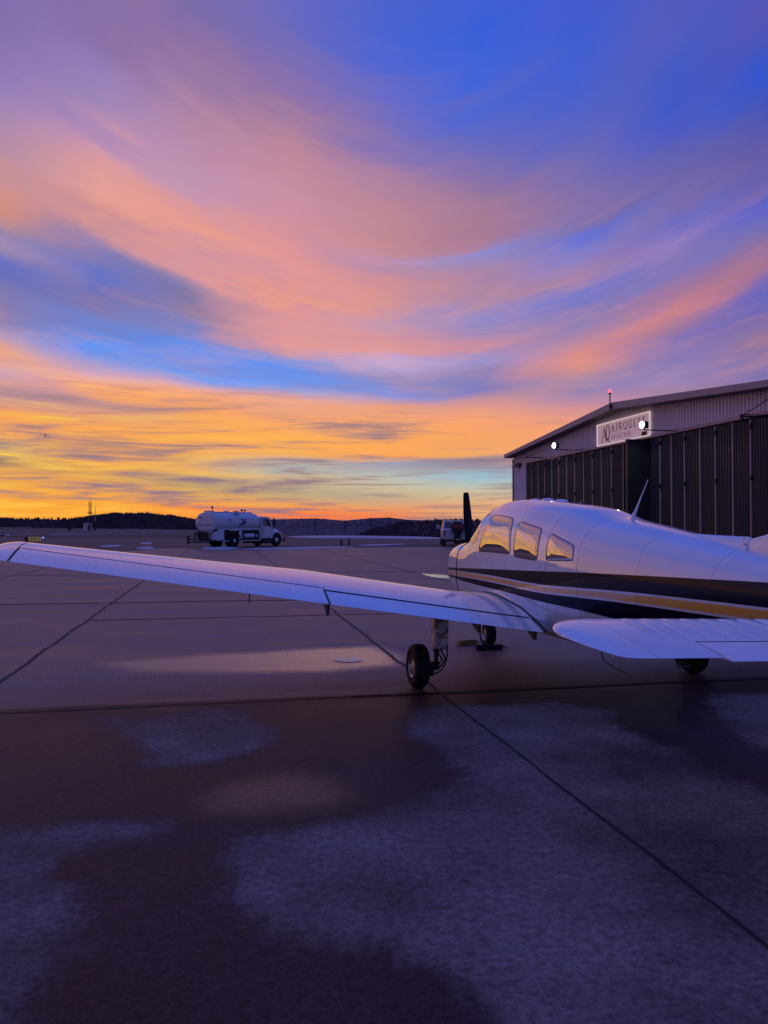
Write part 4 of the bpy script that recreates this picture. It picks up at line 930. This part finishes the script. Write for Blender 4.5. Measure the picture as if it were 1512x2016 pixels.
# flood lights on arms
M['lampglass'] = mat('flood_lens', (.9, .95, 1), .3, emit=(.80, .95, 1.0), estr=5)
def flood(y, z, w, label, lit=True):
    o = empty('flood_light', (HX, y, z)); tag(o, label, 'flood light', 'flood lights on the hangar gable' if lit else None)
    mb = MB(); mb.tube([(-.05, 0, 0), (-w, 0, 0)], .022, 8); mb.box((-.05, 0, 0), (.05, .16, .16)); mb.build('arm', M['iron'], o)
    mb = MB(); mb.cyl((-w, 0, .0), (-w, 0, .09), .03, n=12); mb.box((-w + .02, 0, .20), (.20, .34, .26)); mb.build('housing', M['iron'], o, bevel=.02)
    mb = MB(); mb.sphere((-w - .10, -.03, .20), .15, (.6, 1, .95)); mb.build('lens', M['lampglass'], o, smooth=60)
    return o
fl0 = flood(36.37, 5.49, 1.5, 'lit flood light on the arm nearest the far eave')
fl1 = copy_thing(fl0); fl1.location = (HX, 28.0, 5.47); fl1['label'] = 'lit flood light on the arm in front of the hangar sign'
for o, p in ((fl0, (HX - 1.5 - .16, 36.37, 5.69)), (fl1, (HX - 1.5 - .16, 28.0, 5.67))):
    l = bpy.data.lights.new('flood_lamp', 'SPOT'); l.energy = 120; l.color = (.8, .95, 1); l.spot_size = R(165); l.shadow_soft_size = .12
    lo = bpy.data.objects.new('flood_lamp', l); COL.objects.link(lo); lo.location = (-1.66, 0, .2); lo.rotation_euler = (0, R(50), 0); lo.parent = o
    lo.rotation_euler = (0, R(8), 0)
def bracket(y, z, w, rise, label, hook=False):
    o = empty('wall_bracket', (HX, y, z)); tag(o, label, 'bracket')
    mb = MB(); mb.tube([(0, 0, 0), (-w, 0, 0)], .028, 6)
    if hook: mb.tube([(-.2, .0, .06), (-w, 0, .06)], .016, 6); mb.tube([(-w, 0, .06), (-w, 0, -.04), (-w + .25, 0, -.16)], .035, 6)
    mb.build('arm', M['iron'], o)
    mb = MB(); mb.tube([(-w + .03, 0, 0), (-.05, 0, rise)], .018, 6); mb.build('stay', M['iron'], o)
bracket(41.2, 5.52, 1.19, .42, 'bare iron wall bracket near the far corner of the hangar')
bracket(22.1, 5.20, 1.5, .85, 'bare iron wall bracket with a bent tip over the near doors', True)
o = empty('wall_lamp', (HX - .03, 44.75, 5.38)); tag(o, 'small unlit wall lamp beside the far end of the hangar doors', 'wall lamp')
mb = MB(); mb.box((-.05, 0, 0), (.1, .2, .26)); mb.build('wall_plate', M['iron'], o, bevel=.01)
mb = MB(); mb.prism([(-.10, .14), (-.42, .04), (-.42, -.12), (-.10, -.14)], lambda a, b, d: (a, d, b), .0, .42); mb.build('lamp_head', mat('lamp_grey', (.25, .22, .22), .4), o, bevel=.01)
# red obstruction light on the apex
o = empty('obstruction_light', (HX - OH - .12, YA, ZA - .22)); tag(o, 'red obstruction light on a short pole at the roof apex', 'warning light')
mb = MB(); mb.cyl((0, 0, 0), (0, 0, .72), .028, n=10); mb.box((.03, 0, .08), (.07, .10, .24)); mb.build('pole', M['iron'], o)
mb = MB(); mb.lathe([(.06, 0), (.07, .03), (.07, .05)], (0, 0, .70), (0, 0, 1), 16); mb.build('base', M['iron'], o)
mb = MB(); mb.sphere((0, 0, .82), .075, (1, 1, 1.25)); mb.build('globe', mat('red_beacon', (.9, .1, .1), .2, emit=(1, .10, .12), estr=2.2), o, smooth=60)

# ------------------------------------------------------------------ fuel truck
M['twhite'] = mat('truck_paint', (.50, .50, .52), .35, coat=.3, var=.08, vscale=1)
M['tdark'] = mat('chassis_black', (.012, .011, .013), .7)
M['rim'] = mat('truck_rim', (.55, .55, .58), .4, var=.1)
M['logo'] = mat('logo_blue', (.03, .02, .08), .5); M['logored'] = mat('lettering_red', (.35, .06, .08), .5)
truck = empty('fuel_truck', (.05, 58.65, 0), (0, 0, R(-48))); tag(truck, 'white airport fuel tanker truck parked at the edge of the apron', 'fuel truck')
def build_truck(T):
    def part(nm, m, **k): return mb.build(nm, m, T, **k)
    # tank: soft rectangle section
    def trg(y, s=1, n=48):
        out = []
        for k in range(n):
            a = 2 * math.pi * k / n; c, q = math.cos(a), math.sin(a)
            out.append((1.16 * s * math.copysign(abs(c) ** .82, c), y, 1.86 + .74 * s * math.copysign(abs(q) ** .82, q)))
        return out
    mb = MB(); mb.loft([trg(-1.80, .60), trg(-1.78, .88), trg(-1.74, .955), trg(-1.68, .99), trg(-1.60), trg(2.45), trg(2.52, .995), trg(2.62, .93), trg(2.68, .75)]); tank = part('tank', M['twhite'], smooth=40)
    mb = MB(); mb.box((0, .45, 2.60), (1.0, 3.9, .09)); mb.box((0, -1.45, 2.64), (.95, .14, .16)); mb.build('tank_rail', M['twhite'], tank, bevel=.02)
    for y in (.2, 1.2):
        mb = MB(); mb.lathe([(.22, 0), (.22, .07), (.16, .10), (.001, .10)], (0, y, 2.62), (0, 0, 1), 20); mb.build('manhole', M['tdark'] if y > 1 else M['twhite'], tank, smooth=30)
    mb = MB()
    P = [[(-.10, -.36), (.15, -.10), (.42, .24)], [(-.05, .22), (.10, 0), (.22, -.26)], [(.02, -.02), (.30, -.18), (.42, .02)], [(-.36, -.38), (-.10, -.22), (.16, .10)]]
    for p in P:
        for i in range(len(p) - 1):
            a, b = p[i], p[i + 1]; d = Vector((b[0] - a[0], b[1] - a[1])).normalized(); nx, ny = -d.y * .035, d.x * .035
            q = [(a[0] + nx, a[1] + ny), (b[0] + nx, b[1] + ny), (b[0] - nx, b[1] - ny), (a[0] - nx, a[1] - ny)]
            mb.loft([[(x, .75 + u, 1.95 + v) for u, v in q] for x in (1.155, 1.172)])
    mb.build('logo', M['logo'], tank)
    mb = MB(); mb.loft([[(x, -.55 + u, 2.0 + v) for u, v in ((0, .10), (.22, .12), (.10, -.08))] for x in (1.155, 1.17)]); mb.build('hazard_mark', M['logo'], tank)
    mb = MB()
    for k, (x0, x1) in enumerate(((-.85, -.62), (-.55, -.30), (.05, .30), (.36, .60))): mb.box(((x0 + x1) / 2, -1.805, 1.66), (x1 - x0, .02, .09))
    mb.build('rear_lettering', M['logored'], tank)
    mb = MB(); mb.box((-.55, -1.80, 2.22), (.36, .03, .09)); mb.build('rear_plate', M['logo'], tank)
    mb = MB(); mb.box((1.0, .30, 2.46), (.05, .5, .08)); mb.build('roof_plate', M['tdark'], tank)
    # cabinets below the tank
    for s in (1, -1):
        mb = MB(); mb.box((s * 1.13, 1.55, 1.35), (.06, 2.20, .14)); mb.box((s * 1.13, .60, .95), (.06, .30, .70)); mb.box((s * 1.13, 2.62, .95), (.06, .10, .94)); mb.box((s * 1.13, 1.66, .50), (.06, 1.98, .07)); mb.box((.55 * s, 1.55, 1.0), (.05, 2.1, .9))
        mb.box((s * 1.13, -.80, 1.38), (.06, 1.5, .12)); mb.box((s * 1.13, -1.30, 1.0), (.06, .55, .80)); mb.box((s * 1.13, -.85, .50), (.06, .65, .07)); mb.box((s * 1.13, -.02, 1.35), (.06, 1.0, .22))
        cb = part('cabinet', M['twhite'], bevel=.012)
        mb = MB(); mb.box((s * .98, 1.66, .97), (.03, 1.9, .9)); mb.box((s * .98, -.85, .97), (.03, .85, .8)); mb.build('cabinet_recess', M['tdark'], cb)
        mb = MB(); mb.cyl((s * 1.05, 1.05, .86), (s * 1.05, 2.0, .86), .17, n=16); mb.cyl((s * 1.06, 2.35, .75), (s * 1.06, 2.35, .95), .07, n=10); mb.build('filter_vessel', M['rim'], cb, smooth=40)
        mb = MB()
        for k in range(10):
            a0 = math.pi * k / 10; a1 = math.pi * (k + 1) / 10
            mb.loft([[(x, r * math.cos(a), .52 + r * math.sin(a)) for a, r in ((a0, .62), (a1, .62), (a1, .55), (a0, .55))] for x in (s * .72, s * 1.18)])
        part('mudguard', M['tdark'], smooth=40)
    mb = MB(); mb.box((0, 1.6, .66), (.8, 7.3, .26)); mb.box((0, -.8, 1.05), (2.0, 1.8, .5)); part('chassis', M['tdark'], bevel=.01)
    # rear hose rack
    mb = MB()
    for k in range(8): mb.box((-1.0 + k * .25, -1.98, .72), (.05, .05, .62))
    mb.box((-.12, -1.98, 1.05), (1.95, .06, .06)); mb.box((-.12, -1.98, .42), (1.95, .10, .07)); mb.box((-.9, -2.3, .62), (.08, .7, .08)); mb.box((-.9, -2.62, .55), (.10, .10, .62)); mb.box((-.9, -2.62, .86), (.34, .12, .09)); mb.box((-.6, -2.2, .40), (.9, .4, .06))
    part('rear_rack', M['tdark'])
    mb = MB(); mb.prism([(-1.25, 1.36), (-1.90, 1.10), (-1.86, .62), (-1.3, .5)], lambda a, b, d: (d, a, b), .45, 1.15); part('rear_locker', M['twhite'], bevel=.02)
    # cab and hood
    prof = [(2.80, .62), (2.80, 2.22), (2.92, 2.32), (3.62, 2.30), (3.76, 2.22), (4.02, 1.62), (4.06, 1.05), (4.06, .62)]
    mb = MB(); ins = lambda y, z: 1.10 - max(z - 1.55, 0) * .13
    mb.loft([[(-ins(y, z), y, z) for y, z in prof], [(ins(y, z), y, z) for y, z in prof]]); cab = part('cab', M['twhite'], bevel=.03)
    for s in (1, -1):
        q = [(3.05, 1.60), (3.05, 2.16), (3.62, 2.16), (3.88, 1.60)]
        mb = MB(); mb.loft([[(s * (ins(y, z) + d), y, z) for y, z in q] for d in (.0, .008)]); wd = mb.build('side_window', M['carglass'], cab)
        mb = MB(); mb.loft([[(s * (ins(y, z) + d), y, z) for y, z in ((2.90, .70), (2.90, 2.2), (2.925, 2.2), (2.925, .70))] for d in (.0, .006)]); mb.box((s * 1.12, 3.02, 1.36), (.04, .14, .04)); mb.build('door_seam', M['tdark'], cab)
        mb = MB(); mb.tube([(s * 1.0, 3.75, 2.20), (s * 1.34, 3.92, 2.2), (s * 1.34, 3.92, 1.6), (s * 1.08, 3.9, 1.5)], .022, 6); mb.box((s * 1.36, 3.92, 1.92), (.20, .07, .46)); mb.build('mirror', M['tdark'], cab, bevel=.01)
        mb = MB(); mb.box((s * 1.0, 3.42, .46), (.30, .95, .42)); mb.build('step_tank', M['tdark'], cab, bevel=.02)
    mb = MB(); mb.loft([[(x, y + .012, z + .01) for y, z in ((3.80, 2.14), (4.0, 1.66), (3.985, 1.655), (3.785, 2.135))] for x in (-.92, .92)]); mb.build('windscreen', M['carglass'], cab)
    mb = MB(); mb.tube([(-.3, 3.1, 2.32), (-.3, 3.1, 2.44)], .05, 8); mb.build('cab_marker', M['tdark'], cab)
    hp = [(4.06, 1.50, 1.02), (4.3, 1.50, .99), (4.6, 1.44, .94), (4.9, 1.34, .88), (5.15, 1.16, .82), (5.24, .95, .80), (5.24, .62, .80)]
    mb = MB(); mb.loft([[(-w * .98, y, .60), (-w, y, .9), (-w * .97, y, z - .20), (-w * .80, y, z - .03), (0, y, z + .03), (w * .80, y, z - .03), (w * .97, y, z - .20), (w, y, .9), (w * .98, y, .60)] for y, z, w in hp]); hood = part('hood', M['twhite'], smooth=40)
    for s in (1, -1):
        mb = MB(); n = 14; rings = []
        for k in range(n + 1):
            a = R(-8 + 178 * k / n); y, z = 4.45 + .70 * math.cos(a), .52 + .66 * math.sin(a)
            y2, z2 = 4.45 + .56 * math.cos(a), .52 + .55 * math.sin(a)
            rings.append([(s * .72, y, z + .02), (s * 1.12, y, z), (s * 1.17, y * .5 + y2 * .5, z * .5 + z2 * .5), (s * 1.15, y2, z2), (s * .72, y2, z2)])
        mb.loft(rings); mb.build('fender', M['twhite'], hood, smooth=50)
        mb = MB(); mb.box((s * .78, 5.22, .98), (.26, .08, .18)); mb.build('headlight', M['chrome'], hood, bevel=.02)
        mb = MB(); mb.box((s * 1.0, 4.12, 1.36), (.02, .26, .10)); mb.build('badge', M['logo'], hood)
    mb = MB(); mb.box((0, 5.26, .95), (1.0, .04, .42)); mb.build('grille', M['tdark'], hood)
    mb = MB(); mb.box((0, 5.32, .52), (2.3, .12, .26)); part('bumper', M['tdark'], bevel=.03)
    def tw(x, y, dual, s):
        for k in range(2 if dual else 1):
            xx = x - s * .30 * k
            mb = MB(); mb.lathe([(.30, -.12), (.44, -.125), (.49, -.10), (.51, -.04), (.51, .04), (.49, .10), (.44, .125), (.30, .12)], (xx, y, .51), (s, 0, 0), 36); ty = mb.build('tyre', M['rubber'], T, smooth=40)
            if k == 0:
                mb = MB(); mb.lathe([(.31, .118), (.30, .10), (.13, .11 if dual else .13), (.11, .16 if dual else .18), (.001, .17 if dual else .19)], (xx, y, .51), (s, 0, 0), 28); mb.build('wheel_rim', M['rim'], ty, smooth=35)
    for s in (1, -1): tw(s * 1.02, 0, True, s); tw(s * 1.0, 4.45, False, s)
    for x, y, h in ((.35, -1.45, .18), (.25, 1.55, .0), (-.05, 2.15, .0)):
        mb = MB(); mb.cyl((x, y, 2.62), (x, y, 2.72 + h), .025, n=8); bc = part('beacon_post', M['tdark'])
        mb = MB(); mb.lathe([(.085, 0), (.095, .03), (.08, .12), (.03, .16), (.001, .16)], (x, y, 2.71 + h), (0, 0, 1), 16); mb.build('beacon', M['tdark'] if y < 2 else M['trim'], bc, smooth=40)
    for s in (1, -1):
        mb = MB(); mb.box((s * .9, -1.93, 1.12), (.14, .06, .10)); part('tail_light', M['red'], bevel=.01)
build_truck(truck)

# ------------------------------------------------------------------ pickup with a salt spreader
pick = empty('pickup_truck', (17.95, 58.3, 0), (0, 0, R(-13.5))); tag(pick, 'white pickup truck seen from behind with a red salt spreader on its tailgate', 'pickup truck')
def build_pickup(T):
    wt = M['twhite']
    mb = MB(); b = [(-1.0, .62), (-1.0, 1.28), (-.94, 1.34), (.94, 1.34), (1.0, 1.28), (1.0, .62), (.9, .52), (-.9, .52)]
    mb.loft([[(x * .99, y, z) for x, z in b] for y in (-.9, 1.55)]); bed = mb.build('bed', wt, T, bevel=.03)
    mb = MB(); mb.box((0, -.92, 1.0), (1.62, .06, .60)); mb.build('tailgate', wt, T, bevel=.02)
    mb = MB(); mb.loft([[(x, y, z) for x, z in ((-1.0, .5), (-1.0, 1.30), (1.0, 1.30), (1.0, .5))] for y in (1.56, 4.0)]); mb.loft([[(x * k, y, z) for x, z in ((-1.0, .55), (-1.0, 1.25), (-.9, 1.30), (.9, 1.30), (1.0, 1.25), (1.0, .55))] for y, k in ((4.0, 1), (5.1, .95), (5.25, .85))]); mb.build('body', wt, T, bevel=.03)
    mb = MB(); mb.loft([[(x, 1.60 + q, z) for x, z, q in ((-.98, 1.30, 0), (-.84, 1.98, .12), (-.74, 2.06, .2), (.74, 2.06, .2), (.84, 1.98, .12), (.98, 1.30, 0))], [(x, 3.55 - q, z) for x, z, q in ((-.98, 1.30, -.3), (-.84, 1.98, .25), (-.74, 2.06, .35), (.74, 2.06, .35), (.84, 1.98, .25), (.98, 1.30, -.3))]]); cab = mb.build('cab', wt, T, bevel=.02)
    for x0, x1 in ((-.76, -.30), (-.24, .24), (.30, .76)):
        mb = MB(); k = lambda x, z: x * (1 - max(z - 1.4, 0) * .13); mb.loft([[(k(x, z), 1.595 + (z - 1.3) * .18 - d, z) for x, z in ((x0, 1.42), (x0, 1.90), (x1, 1.90), (x1, 1.42))] for d in (-.02, .012)]); mb.build('rear_window', M['carglass'], cab)
    for s in (1, -1):
        mb = MB(); mb.loft([[(s * (.98 - (z - 1.3) * .206 + d), y, z) for y, z in ((1.95, 1.36), (2.05, 1.92), (3.1, 1.92), (3.5, 1.36))] for d in (-.01, .012)]); mb.build('side_window', M['carglass'], cab)
        mb = MB(); mb.box((s * .95, -.93, 1.02), (.13, .07, .44)); mb.build('tail_light', M['red'], T, bevel=.01)
        mb = MB(); mb.box((s * 1.24, 3.2, 1.52), (.24, .10, .36)); mb.box((s * 1.06, 3.2, 1.44), (.22, .05, .06)); mb.build('mirror', M['twhite'], T, bevel=.02)
        for y in (0.15, 4.05):
            mb = MB(); mb.lathe([(.22, -.13), (.36, -.13), (.41, -.09), (.41, .09), (.36, .13), (.22, .13)], (s * .90, y, .41), (s, 0, 0), 32); ty = mb.build('tyre', M['rubber'], T, smooth=40)
            mb = MB(); mb.lathe([(.23, .12), (.20, .06), (.06, .06), (.05, .1), (.001, .1)], (s * .90, y, .41), (s, 0, 0), 24); mb.build('wheel_rim', M['rim'], ty, smooth=35)
            mb = MB(); mb.box((s * .93, y - .55, .42), (.22, .02, .44)); mb.build('mud_flap', M['tdark'], T)
    mb = MB(); mb.box((0, -1.06, .62), (1.9, .2, .18)); mb.build('rear_bumper', M['alu'], T, bevel=.02)
    mb = MB(); mb.box((0, 1.5, .48), (1.5, 4.8, .22)); mb.build('chassis', M['tdark'], T)
    mb = MB(); mb.box((.0, 1.75, 2.12), (1.5, .12, .05)); 
    for x in (-.70, 0, .70): mb.box((x, 1.75, 2.08), (.05, .06, .06))
    mb.build('light_bar', M['iron'], T, bevel=.006)
    for x in (-.25, .45, .62):
        mb = MB(); mb.lathe([(.05, 0), (.05, .05), (.02, .08), (.001, .08)], (x, 1.75, 2.145), (0, 0, 1), 12); mb.build('marker_light', M['iron'], T)
    mb = MB(); mb.prism([(-.62, 1.72), (.62, 1.72), (.55, 1.36), (-.55, 1.36)], lambda a, b, d: (a + .08, d, b), -1.75, -1.12); sp = mb.build('spreader_hopper', M['red'], T, bevel=.03)
    mb = MB(); mb.prism([(-.5, 1.36), (.5, 1.36), (.22, .85), (-.22, .85)], lambda a, b, d: (a + .06, d, b), -1.70, -1.18); mb.box((.06, -1.45, .70), (.42, .42, .30)); mb.box((.06, -1.3, 1.3), (1.0, .12, .10)); mb.cyl((.06, -1.5, .42), (.06, -1.5, .47), .26, n=20); mb.box((.06, -1.2, .75), (.5, .10, 1.1)); mb.box((.06, -1.3, 1.82), (.5, .3, .22)); mb.build('spreader_chute', M['tdark'], sp, bevel=.015)
    mb = MB(); mb.box((.06, -1.06 - .7, .55), (.30, .02, .10)); mb.build('spreader_plate', M['alu'], sp)
build_pickup(pick)

# ------------------------------------------------------------------ things on the airfield
def post(px, py, h, label, head):
    x, y = W(px, py); o = empty('guard_post', (x, y, 0)); tag(o, label, 'post', 'guard posts at the apron edge')
    mb = MB(); mb.cyl((0, 0, 0), (0, 0, h), .075, n=16); mb.lathe([(.075, 0), (.06, .03), (.001, .04)], (0, 0, h), (0, 0, 1), 16); mb.build('pipe', M['tdark'], o, smooth=40)
    mb = MB(); mb.lathe([(.14, 0), (.14, .04), (.08, .06)], (0, 0, 0), (0, 0, 1), 16); mb.build('base_collar', M['tdark'], o, smooth=40)
    if head: mb = MB(); mb.box((0, 0, h - .08), (.26, .22, .20)); mb.build('outlet_box', M['trim'], o, bevel=.02)
post(672, 1074, .52, 'short dark guard post right of the fuel truck', False); post(687, 1073, .60, 'taller dark guard post with a box on top', True)
# taxiway sign
x, y = W(66, 1067.5); o = empty('taxiway_sign', (x, y, 0), (0, 0, R(-12))); tag(o, 'low yellow and black taxiway sign on the grass', 'sign')
mb = MB(); mb.box((-.68, 0, .32), (.34, .12, .40)); mb.build('black_panel', M['iron'], o, bevel=.01)
ms = mat('taxi_sign_yellow', (.62, .46, .10), .5, emit=(1, .62, .08), estr=.07)
mb = MB(); mb.box((.12, 0, .32), (1.22, .12, .40)); yp = mb.build('yellow_panel', ms, o, bevel=.01)
mb = MB(); mb.box((-.14, -.064, .32), (.20, .01, .07)); mb.box((-.22, -.065, .32), (.05, .01, .16)); mb.box((.16, -.064, .32), (.05, .01, .16)); mb.box((.24, -.064, .32), (.05, .01, .16)); mb.box((.20, -.065, .32), (.06, .01, .05)); mb.box((.52, -.064, .32), (.07, .01, .12)); mb.build('black_marking', M['iron'], yp)
mb = MB()
for q in (-.7, -.2, .5): mb.cyl((q, 0, 0), (q, 0, .14), .03, n=8)
mb.build('sign_leg', M['iron'], o)
def taxi_light(px, py, col, label, e):
    x, y = W(px, py); o = empty('taxiway_light', (x, y, 0)); tag(o, label, 'airfield light')
    mb = MB(); mb.cyl((0, 0, 0), (0, 0, .30), .03, n=10); mb.build('stem', M['iron'], o)
    mb = MB(); mb.sphere((0, 0, .38), .09, (1, 1, 1.2)); mb.build('lens', mat('taxi_lens', col, .3, emit=col, estr=e), o, smooth=60)
taxi_light(85, 1066, (.25, .35, 1), 'small blue taxiway light beside the yellow sign', .9)
x, y = W(11, 1057); o = empty('field_marker', (x, y, 0)); tag(o, 'small cream and black marker box on the snowy grass', 'marker')
mb = MB(); mb.prism([(-.2, 0), (.55, 0), (.5, .32), (.2, .46), (-.1, .30)], lambda a, b, d: (a, d, b), -.2, .2); mb.build('cover', mat('cream_paint', (.6, .52, .42), .5), o, bevel=.03)
mb = MB(); mb.box((-.38, 0, .16), (.34, .4, .32)); mb.build('black_end', M['iron'], o, bevel=.03)
x, y = W(137, 1044.5); o = empty('equipment_box', (x, y, 0)); tag(o, 'small dark equipment box alone on the far field', 'box')
mb = MB(); mb.box((0, 0, .55), (.9, .7, .7)); mb.build('cabinet', M['iron'], o, bevel=.03); mb = MB(); mb.box((0, 0, .1), (.5, .4, .2)); mb.build('plinth', M['tdark'], o)
# hut, pole and the two masts on the far side of the field
x, y = W(173, 1044); hut = empty('field_hut', (x, y, -.6), (0, 0, R(20))); tag(hut, 'small white hut with a red door on the far field', 'hut')
mb = MB(); mb.box((0, 0, 1.35), (2.3, 1.9, 2.7)); mb.build('wall', mat('hut_white', (.42, .42, .46), .6), hut)
mb = MB(); mb.prism([(-1.3, 2.7), (1.3, 2.7), (0, 3.15)], lambda a, b, d: (a, d, b), -1.1, 1.1); mb.build('roof', mat('hut_roof', (.35, .28, .28), .6), hut)
mb = MB(); mb.box((.30, -.97, 1.3), (.95, .06, 2.3)); mb.build('door', mat('hut_red', (.22, .035, .03), .6), hut)
x, y = W(187, 1044); o = empty('utility_pole', (x, y, -.6)); tag(o, 'thin grey pole standing right of the small white hut', 'pole')
mb = MB(); mb.cyl((0, 0, 0), (0, 0, 3.4), .32, .26, n=10); mb.build('lower_tube', M['tdark'], o); mb = MB(); mb.cyl((0, 0, 3.4), (0, 0, 8.6), .14, .05, n=8); mb.build('mast_tube', M['trim'], o)
x, y = W(178, 1042.5)
def mast(px, D, h, wd, label, matl, cat='mast'):
    a = PSI + math.atan((px - 756) / 1514); o = empty('lattice_mast', (math.sin(a) * D, math.cos(a) * D, -2)); tag(o, label, cat)
    c = [(wd / 2 * math.cos(R(q)), wd / 2 * math.sin(R(q))) for q in (0, 120, 240)]
    mb = MB()
    for u, v in c: mb.cyl((u, v, 0), (u, v, h), .10 * wd, n=6)
    mb.build('legs', matl, o); mb = MB(); n = int(h / (wd * 1.6))
    for k in range(n):
        for i in range(3):
            a0, b0 = c[i], c[(i + 1) % 3]; mb.tube([(*a0, h * k / n), (*b0, h * (k + 1) / n)], .06 * wd, 4)
    mb.build('bracing', matl, o)
    mb = MB(); mb.box((0, 0, h * .62), (wd * 2.6, wd * 2.6, wd * .35)); mb.build('platform', matl, o); mb = MB(); mb.cyl((0, 0, h), (0, 0, h + 2.5), .08 * wd, n=6); mb.build('aerial', matl, o)
mast(175.5, 600, 21.0, 1.0, 'red and white lattice mast on the horizon, the left of two', mat('mast_red', (.30, .08, .05), .6)); mast(178.8, 600, 20.0, 1.1, 'dark lattice mast on the horizon, the right of two', M['iron'])
mast(768, 1400, 21, .8, 'thin lone mast on the far ridge left of the pickup truck', mat('mast_grey', (.20, .14, .16), .6))
# light aircraft in the distance, flying
a = PSI + math.atan((88 - 756) / 1514); D = 820; hz = CAMH + (1034 - 857) / 1514 * D * math.cos(a - PSI)
fly = empty('flying_aircraft', (math.sin(a) * D, math.cos(a) * D, hz), (0, R(-3), -a)); tag(fly, 'tiny dark high wing aircraft flying in the sunset sky', 'aircraft')
mb = MB(); mb.loft([[(r * math.cos(t), y, z + r * 1.25 * math.sin(t)) for t in [2 * math.pi * k / 16 for k in range(16)]] for y, r, z in ((3.2, .25, .1), (2.9, .5, .1), (1.2, .62, .1), (-.5, .58, .15), (-2.5, .3, .3), (-4.5, .1, .45))]); mb.build('fuselage', M['iron'], fly, smooth=50)
mb = MB(); mb.loft([[(x, .9 + c * .6, .95 + dz), (x, .9, .95 + dz + th), (x, .9 - c, .95 + dz), (x, .9, .95 + dz - th * .4)] for x, c, dz, th in ((-4.6, .7, .16, .06), (0, 1.0, 0, .14), (4.6, .7, .16, .06))]); mb.build('wing', M['iron'], fly)
mb = MB(); mb.box((0, -4.2, .5), (3.0, .8, .06)); mb.box((0, -4.3, 1.1), (.08, .9, 1.3)); mb.build('tail', M['iron'], fly)
mb = MB()
for q in (-1.0, 1.0): mb.cyl((q, .6, -.95), (q * .35, .7, -.3), .05, n=6); mb.cyl((q - .08, .6, -1.0), (q + .08, .6, -1.0), .22, n=12)
mb.build('landing_gear', M['iron'], fly)
